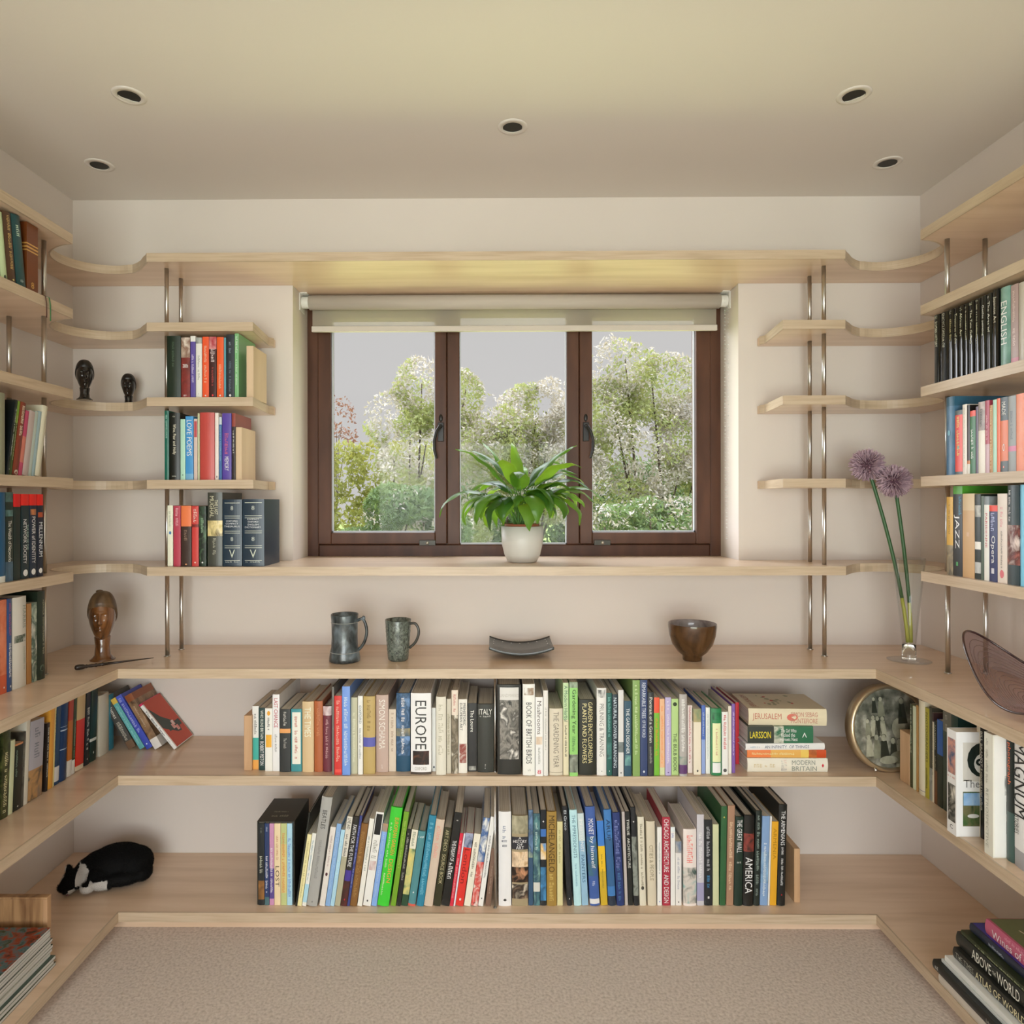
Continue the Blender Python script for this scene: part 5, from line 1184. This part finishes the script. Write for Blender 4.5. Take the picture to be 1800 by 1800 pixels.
for q in range(15):
    th0 = .25 + q * .01; rho = .30 + .045 * q
    P = []
    for i in range(26):
        t = -1 + 2 * i / 25; th = 0.0 + PI * .44 * t; rr_k = rho; pnt = gsurf(rr_k, th + PI * .0); P.append(pnt + Vector((0, 0, .0018)))
    m.tube(P, .0007, 5)
    P = [gsurf(rho, PI + PI * .44 * (-1 + 2 * i / 25)) + Vector((0, 0, .0018)) for i in range(26)]; m.tube(P, .0007, 5)
m.build('ribbed_lines', solid('dark_glass_thread', (.20, .13, .12), .2), r)
m = MB(); m.lathe([(.0001, 0), (.035, 0), (.036, .006), (.0001, .006)], 32); m.build('foot', sg, r)
# ---------------------------------------------------------------- round photo frame
pb = onz(1556, 1352, LV[6]); Rf = .128; r = tag(empty('photo_frame', Matrix.Translation((1.185, 2.055, LV[6] + Rf + .001)) @ Matrix.Rotation(math.radians(8), 4, 'Z') @ Matrix.Rotation(math.radians(-6), 4, 'X')), 'round brass-rimmed frame of black and white family photographs', 'photo frame')
br = solid('pale_brass', (.66, .54, .36), .28, .8)
def ringy(prof, mt, nm_):
    m = MB(); vs = []; fs = []; n = 64
    for rr_k, yy in prof:
        for k in range(n): a = 2 * PI * k / n; vs.append((rr_k * math.cos(a), yy, rr_k * math.sin(a)))
    for i in range(len(prof)):
        i2 = (i + 1) % len(prof)
        for k in range(n): j = (k + 1) % n; fs.append((i * n + k, i2 * n + k, i2 * n + j, i * n + j))
    m.add(vs, fs, 0, True); return m.build(nm_, mt, r)
ringy([(Rf, .028), (Rf, .004), (Rf - .003, -.001), (Rf - .008, -.003), (Rf - .012, 0), (Rf - .013, .004), (Rf - .013, .028)], br, 'rim')
m = MB(); n = 64; m.add([((Rf - .013) * math.cos(2 * PI * k / n), .004, (Rf - .013) * math.sin(2 * PI * k / n)) for k in range(n)], [tuple(range(n))], 0)
def blob(cx_, cz_, rx, rz_, mi, off=.0005, n=14): m.add([(cx_ + rx * math.cos(2 * PI * i / n), .004 - off, cz_ + rz_ * math.sin(2 * PI * i / n)) for i in range(n)], [tuple(range(n))], mi)
def fig(cx_, cz_, s, body, head=2):
    m.add([(cx_ - .011 * s, .0034, cz_ - .045 * s), (cx_ + .013 * s, .0034, cz_ - .045 * s), (cx_ + .007 * s, .0034, cz_), (cx_ - .006 * s, .0034, cz_)], [(0, 1, 2, 3)], body); blob(cx_, cz_ + .006 * s, .0055 * s, .007 * s, head, .0008); blob(cx_ + .001, cz_ + .009 * s, .006 * s, .005 * s, 3, .0006)
for a in ((-.070, .018, .9, 4), (-.052, .026, 1.05, 2), (-.038, .024, 1, 3), (-.022, .022, 1.05, 2)): fig(*a)
for a in ((-.046, .082, .8, 3), (-.024, .080, 1.0, 4), (.044, .07, 1.3, 3)): fig(*a)
blob(.03, -.002, .022, .03, 2); blob(.05, -.03, .02, .03, 4)
for a in ((-.07, -.03, 1.1, 2), (-.045, -.032, 1.2, 4), (-.022, -.036, 1.4, 3), (.008, -.045, 1.3, 3), (.028, -.05, 1.4, 2)): fig(*a)
blob(-.01, -.092, .03, .012, 2, .0009); blob(.03, -.085, .035, .018, 4, .0007)
o = m.build('photographs', [mixed('grey_photo_print', [(.05, .055, .04), (.14, .145, .115), (.22, .22, .18), (.42, .42, .35)], scale=(34, 34, 30), rough=.3, detail=3), bmat('30342c'), bmat('8c8c7a|b0b09c'), bmat('34382f'), bmat('6c6e5e|8c8e7a')], r)
m = MB(); n = 48; m.add([((Rf - .013) * math.cos(2 * PI * k / n), .0015, (Rf - .013) * math.sin(2 * PI * k / n)) for k in range(n)], [tuple(range(n))], 0); m.build('glass', glass_pane('frame_glass', (1, 1, 1), .05), r)
m = MB(); m.add([((Rf - .002) * math.cos(2 * PI * k / n), .0275, (Rf - .002) * math.sin(2 * PI * k / n)) for k in range(n)], [tuple(range(n))[::-1]], 0); m.build('backing', solid('dark_backing', (.06, .04, .03), .8), r)
for s in (-1, 1): m = MB(); m.ell((s * .062, -.006, -Rf * .90), (.006, .006, .006), 0, 16, 10); m.build('ball_foot', steel_m, r)
# ---------------------------------------------------------------- pot plant
pp = onz(918, 988, LV[4]); k_ = pp.y / 1200; r = tag(empty('potted_plant', pp), 'leafy green peace lily in a white pot on the window sill', 'plant')
rt = 37.5 * k_; PH = 63 * k_
m = MB(); m.lathe([(.0001, .001), (rt * .58, 0), (rt * .68, .003), (rt * .84, PH * .22), (rt * .95, PH * .5), (rt, PH), (rt * .965, PH + .0005), (rt * .93, PH - .001), (rt * .9, PH * .5), (rt * .6, .012), (.0001, .010)], 56); m.build('cover_pot', solid('white_pot_glaze', (.60, .585, .55), .38), r)
m = MB(); zi_ = PH * .7; m.lathe([(rt * .70, .013), (rt * .83, PH + .008), (rt * .80, PH + .008), (rt * .76, PH - .004), (.0001, PH - .006)], 48); ip = m.build('inner_pot', solid('terracotta_plastic', (.42, .13, .07), .5), r)
m = MB(); m.lathe([(rt * .755, PH - .0045), (.0001, PH - .002)], 32); m.build('soil', solid('soil', (.03, .02, .012), 1, bump=1, bscale=300), r)
def leafmat(name, c0, c1, rough=.3):
    if name in MC: return MC[name]
    m_ = mixed(name, [c0, c1], scale=(22, 22, 22), rough=rough, detail=3, spec=.5); n = m_.node_tree; b = n.nodes['Principled BSDF']; o_ = n.nodes['Material Output']
    t = n.nodes.new('ShaderNodeBsdfTranslucent'); t.inputs[0].default_value = (c1[0] * 3.2, c1[1] * 2.0, c1[2] * .8, 1); x = n.nodes.new('ShaderNodeMixShader'); x.inputs[0].default_value = .42
    n.links.new(b.outputs[0], x.inputs[1]); n.links.new(t.outputs[0], x.inputs[2]); n.links.new(x.outputs[0], o_.inputs[0]); return m_
lf = [leafmat('lily_leaf', (.035, .125, .018), (.07, .21, .03)), leafmat('lily_leaf_light', (.07, .21, .03), (.11, .28, .04)), leafmat('lily_leaf_dark', (.018, .075, .022), (.04, .13, .035))]
stk = solid('leaf_stalk', (.10, .24, .04), .4)
def leaf(az, el, L, bend, wid, mi, twist=0, off=(0, 0), blade=.55):
    """arching stalk carrying a pointed blade"""
    n = 22; p = Vector((off[0], off[1], PH - .006)); e = el; P = [p.copy()]; dirs = []
    ca, sa = math.cos(az), math.sin(az)
    for i in range(n):
        t = (i + .5) / n; e = el - bend * (t ** 1.6); dr = Vector((ca * math.cos(e), sa * math.cos(e), math.sin(e))); p = p + dr * L / n
        p.z = max(p.z, .012); P.append(p.copy()); dirs.append(dr)
    dirs.append(dirs[-1]); side0 = Vector((-sa, ca, 0)); kb = int(n * (1 - blade))
    m = MB(); m.tube(P[:kb + 2], .0016, 6); st = m.build('stalk', stk, r)
    m = MB(); vs = []; fs = []; nb = n - kb; rw = 5
    for i in range(nb + 1):
        t = i / nb; w = wid * (math.sin(PI * min(1, t ** .75)) ** .75) * (1 - .25 * t) if 0 < t < 1 else .0008
        d_ = dirs[min(kb + i, n)]; sd = (Matrix.Rotation(twist * t, 3, d_) @ side0).normalized(); up = sd.cross(d_).normalized()
        for q in range(rw):
            u = -1 + 2 * q / (rw - 1); wv = .003 * math.sin(t * 17 + az * 5) * abs(u)
            vs.append(P[kb + i] + sd * u * w + up * (abs(u) * w * .32 + wv - .001))
    for i in range(nb):
        for q in range(rw - 1): fs.append((i * rw + q, i * rw + q + 1, (i + 1) * rw + q + 1, (i + 1) * rw + q))
    m.add(vs, fs, 0, True); m.build('leaf', lf[mi], r)
rnd = random.Random(21)
for k in range(54):
    az = 2 * PI * k / 54 * 5 + rnd.uniform(-.3, .3); sx_ = abs(math.cos(az))
    L = rnd.uniform(.20, .30) + .03 * sx_; el = math.radians(rnd.uniform(66, 88)); bend = rnd.uniform(2.2, 3.7)
    if k % 6 == 0: L = rnd.uniform(.32, .37); el = math.radians(rnd.uniform(78, 88)); bend = rnd.uniform(1.2, 2.3)
    leaf(az, el, L, bend, rnd.uniform(.026, .038), rnd.choice([0, 0, 1, 2]), rnd.uniform(-.5, .5), (rnd.uniform(-.02, .02), rnd.uniform(-.02, .02)))
leaf(-1.35, 1.35, .29, 3.5, .036, 1, 0, (.006, -.01)); leaf(-.35, 1.2, .29, 3.2, .032, 1, .2, (.02, 0)); leaf(PI + .15, 1.1, .36, 2.6, .026, 0, -.2, (-.02, 0)); leaf(.1, 1.15, .36, 2.4, .024, 0, .2, (.02, 0))
leaf(2.6, 1.40, .36, .9, .025, 0, .3); leaf(.5, 1.35, .38, 2.3, .020, 2, .1); leaf(1.8, 1.48, .34, .9, .024, 1, .1); leaf(.2, 1.42, .36, 1.2, .024, 0, .4)
# ---------------------------------------------------------------- curled toy cat
cp = onz(182, 1556, LV[7]); cr = math.radians(16)
CM = Matrix.Translation((cp.x, cp.y + .012, LV[7])) @ Matrix.Rotation(cr, 4, 'Z')
root = tag(empty('toy_cat', CM), 'black and white toy cat curled up asleep on the lowest shelf', 'cat')
blobs = [((.030, .022, .042), (.088, .066, .054)), ((.078, .012, .038), (.058, .060, .048)), ((-.016, .024, .038), (.062, .056, .044)), ((-.050, .012, .034), (.040, .044, .036)),
         ((-.082, -.022, .027), (.036, .034, .029)), ((-.104, -.040, .016), (.020, .018, .015)), ((-.092, -.052, .012), (.018, .014, .012)),
         ((.058, -.046, .020), (.058, .022, .020)), ((.112, -.022, .022), (.028, .038, .022)), ((.000, -.056, .020), (.024, .017, .020)), ((-.036, -.062, .015), (.019, .018, .0155)), ((-.010, -.030, .028), (.040, .030, .026)),
         ((-.104, -.002, .052), (.010, .008, .014)), ((-.066, .000, .056), (.011, .008, .014)), ((.020, -.060, .012), (.016, .012, .012))]
m = MB()
for c_, r_ in blobs: m.ell(c_, r_, 0, 20, 14)
o = m.build('body', solid('black_fur', (.006, .006, .006), .8, spec=.15), root)
rm = o.modifiers.new('rm', 'REMESH'); rm.mode = 'VOXEL'; rm.voxel_size = .0032; sm = o.modifiers.new('sm', 'SMOOTH'); sm.iterations = 6
bpy.context.view_layer.update(); dg = bpy.context.evaluated_depsgraph_get(); me = bpy.data.meshes.new_from_object(o.evaluated_get(dg)); o.modifiers.clear(); o.data = me
me.materials.clear(); me.materials.append(MC['black_fur']); me.materials.append(solid('white_fur', (.60, .58, .55), .85, spec=.15)); me.materials.append(solid('pink_nose', (.16, .06, .06), .6))
zmn = min(v.co.z for v in me.vertices)
for v in me.vertices: v.co.z = max(v.co.z - zmn - .002, .0004)
hc = Vector((-.084, -.020, .030))
def white(p):
    n_ = noise.noise(p * 90) * .004; q = p - hc; dd_ = q.length + n_
    if p.y < -.040 and -.030 < p.x < .022 and p.z < .040 + n_ and p.x - .022 < (.030 - p.z) * .4: return 1     # paw
    if p.y < -.042 and -.058 < p.x <= -.019 and p.z < .033 and not (-.0215 < p.x < -.0185 and p.z > .012): return 1
    if .033 < dd_ < .052 and p.x > hc.x + .012 and p.y < .012 + n_ and p.z > .006: return 1                 # collar stripe
    if q.x < -.026 + n_ and p.z > .028 and p.y > -.035: return 1
    if (p - Vector((-.078, -.060, .008))).length < .017 + n_: return 1
    return 0
for pl in me.polygons: pl.use_smooth = True; pl.material_index = white(pl.center)
m = MB(); rnd = random.Random(9)
for pl in me.polygons:                           # short plush pile
    if pl.center.z < .003: continue
    for _ in range(3):
        c_ = pl.center + Vector([rnd.uniform(-.0018, .0018) for _ in range(3)]); n_ = pl.normal; dv = (n_ + Vector([rnd.uniform(-.5, .5) for _ in range(3)])).normalized(); t1 = n_.orthogonal().normalized(); t1 = (Matrix.Rotation(rnd.uniform(0, 6.28), 3, n_) @ t1) * .0005
        m.add([c_ - t1, c_ + t1, c_ + dv * rnd.uniform(.0025, .0045)], [(0, 1, 2)], pl.material_index)
fu = m.build('fur', [MC['black_fur'], MC['white_fur']], root); fu['kind'] = 'stuff'
m = MB(); m.ell((-.090, -.0645, .011), (.004, .003, .0025), 0, 10, 8); m.build('nose', MC['pink_nose'], root)
# bookmark ribbons hanging from the bible
bib = [o for o, n_ in ROWS[BIB] if 'slipcased' in n_][0]; q = bib.matrix_world.translation; Li = bib.matrix_world.inverted()
for (dy, L, col, nm_) in ((.040, .045, (.10, .03, .02), 'brown_ribbon'), (.056, .050, (.02, .20, .05), 'green_ribbon')):
    y_ = q.y + dy; zf_ = LV[1]; P = [Vector((q.x - .012, y_ - .012, zf_ + .004)), Vector((q.x + .006, y_ - .006, zf_ + .006)), Vector((-WL + DU + .007, y_, zf_ + .002)), Vector((-WL + DU + .008, y_ + .004, zf_ - .018)), Vector((-WL + DU + .008, y_ + .006 - .002, zf_ - L)), Vector((-WL + DU + .009, y_ + .002, zf_ - L - .012))]
    m = MB(); P = [Li @ p_ for p_ in P]; vs = []
    for p_ in P: vs += [p_ + Vector((-.0022, 0, 0)), p_ + Vector((.0022, 0, 0))]
    m.add(vs, [(2 * i, 2 * i + 1, 2 * i + 3, 2 * i + 2) for i in range(5)], 0, True); o = m.build(nm_, solid(nm_, col, .4), bib)
    so = o.modifiers.new('t', 'SOLIDIFY'); so.thickness = .0005

# ---------------------------------------------------------------- garden outside
grass = mixed('lawn', [(.12, .19, .03), (.22, .29, .05)], scale=(3, 3, 3), rough=.9, detail=8)
m = MB(); m.box(-30, 30, D + .34, 45, -.30, -.15); m.box(-30, 30, -40, YB - .3, -.30, -.15); struct(m.build('ground', grass))
def leafm(name, c0, c1, tr=.35):
    m_ = mixed(name, [c0, c1], scale=(3, 3, 3), rough=.55, detail=3, spec=.3); n = m_.node_tree; b = n.nodes['Principled BSDF']; o_ = n.nodes['Material Output']
    t = n.nodes.new('ShaderNodeBsdfTranslucent'); t.inputs[0].default_value = (min(.8, c1[0] * 1.6), min(.8, c1[1] * 1.4), c1[2], 1); x = n.nodes.new('ShaderNodeMixShader'); x.inputs[0].default_value = tr
    n.links.new(b.outputs[0], x.inputs[1]); n.links.new(t.outputs[0], x.inputs[2]); n.links.new(x.outputs[0], o_.inputs[0]); return m_
gy = leafm('hedge_yellow_green', (.16, .19, .045), (.32, .34, .11)); gd = leafm('shrub_deep_green', (.07, .13, .055), (.17, .25, .11)); gm = leafm('shrub_mid_green', (.16, .21, .08), (.34, .39, .18))
pw = leafm('pale_blossom', (.36, .345, .32), (.50, .475, .445), .2); rd = leafm('purple_leaf', (.14, .06, .05), (.22, .12, .10)); bark = solid('bark', (.06, .04, .025), .9)
def cloud(blobs, n, size, rnd, sheet=0, ns=1.1, thr=-.1, up=.3):
    """leaf faces scattered through rounded clumps, thinned by noise"""
    m = MB(); tot = sum(b[1][0] * b[1][2] for b in blobs); vs = []; fs = []
    for c, rr_k in blobs:
        k = int(n * rr_k[0] * rr_k[2] / tot)
        for _ in range(k):
            while 1:
                u = Vector([rnd.uniform(-1, 1) for _ in range(3)])
                if u.length <= 1: break
            rad = u.length; u = u.normalized() * (rad ** .45)
            p = Vector(c) + Vector((u.x * rr_k[0], u.y * rr_k[1], u.z * rr_k[2]))
            if noise.noise(p * ns * 2.2) < thr: continue
            if p.z < -.1: continue
            a = Vector([rnd.uniform(-1, 1) for _ in range(3)]).normalized(); nn = (Vector([rnd.uniform(-1, 1) for _ in range(3)]) + Vector((0, -.4, up))).normalized()
            t = nn.cross(a).normalized(); b = nn.cross(t); s = size * rnd.uniform(.6, 1.3); o = len(vs)
            vs += [p - t * s, p + b * s * .42 + nn * s * .12, p + t * s, p - b * s * .42 + nn * s * .12]; fs.append((o, o + 1, o + 2, o + 3))
    m.add(vs, fs, 0); return m
def shrub(name, label, base, blobs, n, size, mat, seed, blossom=0, bl_size=.03, thr=-.1, cat='shrub', stems=6, ns=1.1):
    rnd = random.Random(seed); r = tag(empty(name, base), label, cat); B = Vector(base)
    def rel(m): m.v = [tuple(Vector(v) - B) for v in m.v]; return m
    rel(cloud(blobs, n, size, rnd, thr=thr, ns=ns)).build('foliage', mat, r)
    if blossom: rel(cloud(blobs, blossom, bl_size, rnd, thr=.02, ns=ns * 1.7, up=.6)).build('blossom', pw, r)
    m = MB()
    for i in range(stems):
        c, rr_k = blobs[i % len(blobs)]; e = Vector(c) + Vector([rnd.uniform(-.4, .4) * q for q in rr_k]); s = B + Vector((rnd.uniform(-.12, .12), rnd.uniform(-.12, .12), 0)); mid = (s + e) / 2 + Vector((rnd.uniform(-.1, .1), 0, .1))
        m.tube([s, mid, e], [.022, .014, .006], 6)
    rel(m).build('branches', bark, r); return r
def P_(px, py, Y): return ony(px, py, Y)
# clipped hedge
Y = 10; a = P_(520, 860, Y); h_ = P_(600, 778, Y).z
bl_ = []
for i in range(12):
    for zz in (.35, 1.05, h_ - .38): bl_.append(((a.x - 1.4 + i * .42, Y, zz), (.36, .35, .42)))
shrub('hedge', 'yellow-green clipped hedge seen through the left window pane', (a.x + .8, Y, -.15), bl_, 26000, .045, gy, 1, thr=-.45, cat='hedge', stems=12)
# blossoming shrub behind the left pane
def B_(px, py, Y, rx, ry, rz_): p = P_(px, py, Y); return ((p.x, Y, p.z), (rx, ry, rz_))
shrub('flowering_shrub', 'pale flowering shrub rising behind the left and centre panes', (P_(730, 900, 6.6).x, 6.6, -.15),
      [B_(700, 740, 6.6, .34, .4, .30), B_(745, 690, 6.6, .30, .4, .36), B_(760, 790, 6.6, .5, .5, .42), B_(700, 830, 6.6, .24, .4, .34), B_(800, 700, 6.6, .30, .4, .30), B_(760, 930, 6.6, .6, .5, .45), B_(850, 780, 6.8, .42, .4, .50)], 24000, .023, gm, 2, 24000, .023, -.02)
shrub('shrub', 'dark green low shrub under the flowering one, left pane', (P_(700, 900, 5.6).x, 5.6, -.15),
      [B_(690, 900, 5.6, .24, .3, .24), B_(735, 905, 5.6, .28, .3, .24), B_(640, 960, 5.6, .3, .35, .16), B_(780, 930, 5.6, .26, .3, .22)], 14000, .024, gd, 3, 2500, .02, -.3)
shrub('flowering_shrub', 'large pale variegated shrub filling the right window pane', (P_(1150, 900, 6.2).x, 6.2, -.15),
      [B_(1090, 650, 6.2, .34, .4, .34), B_(1170, 690, 6.2, .40, .4, .36), B_(1220, 760, 6.2, .34, .4, .40), B_(1060, 740, 6.2, .34, .4, .42), B_(1130, 790, 6.2, .52, .5, .46), B_(1200, 860, 6.2, .45, .5, .44), B_(1070, 880, 6.2, .5, .5, .42), B_(1280, 820, 6.2, .4, .5, .6)], 27000, .021, gm, 4, 38000, .021, .0)
shrub('flowering_shrub', 'loose pale shrub behind the plant in the centre pane', (P_(920, 900, 7.2).x, 7.2, -.15),
      [B_(930, 740, 7.2, .40, .4, .40), B_(970, 720, 7.2, .30, .4, .34), B_(890, 800, 7.2, .42, .4, .40), B_(960, 840, 7.2, .5, .5, .5), B_(1010, 780, 7.2, .4, .4, .5)], 18000, .024, gm, 5, 24000, .023, .03)
shrub('shrub', 'glossy green low shrub at the foot of the right pane', (P_(1140, 930, 4.8).x, 4.8, -.15),
      [B_(1080, 930, 4.8, .26, .3, .18), B_(1150, 915, 4.8, .26, .3, .17), B_(1215, 930, 4.8, .30, .3, .24), B_(1110, 990, 4.8, .4, .3, .25), B_(1230, 1000, 4.8, .4, .3, .25)], 12000, .024, gd, 6, 5000, .018, -.2)
shrub('shrub', 'dark purple-leaved small tree far off at the left pane edge', (P_(585, 900, 15).x, 15, -.15),
      [B_(585, 735, 15, .5, .5, .6), B_(600, 765, 15, .35, .4, .35)], 900, .05, rd, 7, thr=.12, cat='tree')
shrub('shrub', 'mid green background hedge low behind the centre and right panes', (P_(1000, 900, 9).x, 9, -.15),
      [B_(820 + 70 * i, 900, 9, .55, .4, .75) for i in range(8)], 20000, .045, gd, 8, 2500, .03, -.3, cat='shrub', stems=8)
# strappy plant
for (px, lab, sd) in ((842, 'strappy-leaved plant low in the centre pane, left of the pot', 3), (1075, 'strappy-leaved plant low in the right pane', 4)):
    rnd = random.Random(sd); b = P_(px, 1000, 4.3); b.z = -.15; r = tag(empty('strappy_plant', b), lab, 'plant'); m = MB()
    for k in range(60):
        az = rnd.uniform(0, 2 * PI); L = rnd.uniform(.9, 1.35); el = rnd.uniform(1.05, 1.5); p = Vector((rnd.uniform(-.08, .08), rnd.uniform(-.08, .08), 0)); P = [p]; e = el
        for i in range(9): e = el - 1.1 * (i / 9) ** 2; p = p + Vector((math.cos(az) * math.cos(e), math.sin(az) * math.cos(e), math.sin(e))) * L / 9; P.append(p)
        sd_ = Vector((-math.sin(az), math.cos(az), 0)); vs = []
        for i, p in enumerate(P): w = .011 * (1 - (i / 9) ** 3) + .0005; vs += [p - sd_ * w, p + sd_ * w]
        m.add(vs, [(2 * i, 2 * i + 1, 2 * i + 3, 2 * i + 2) for i in range(9)], 0, True)
    m.build('leaves', gm, r)
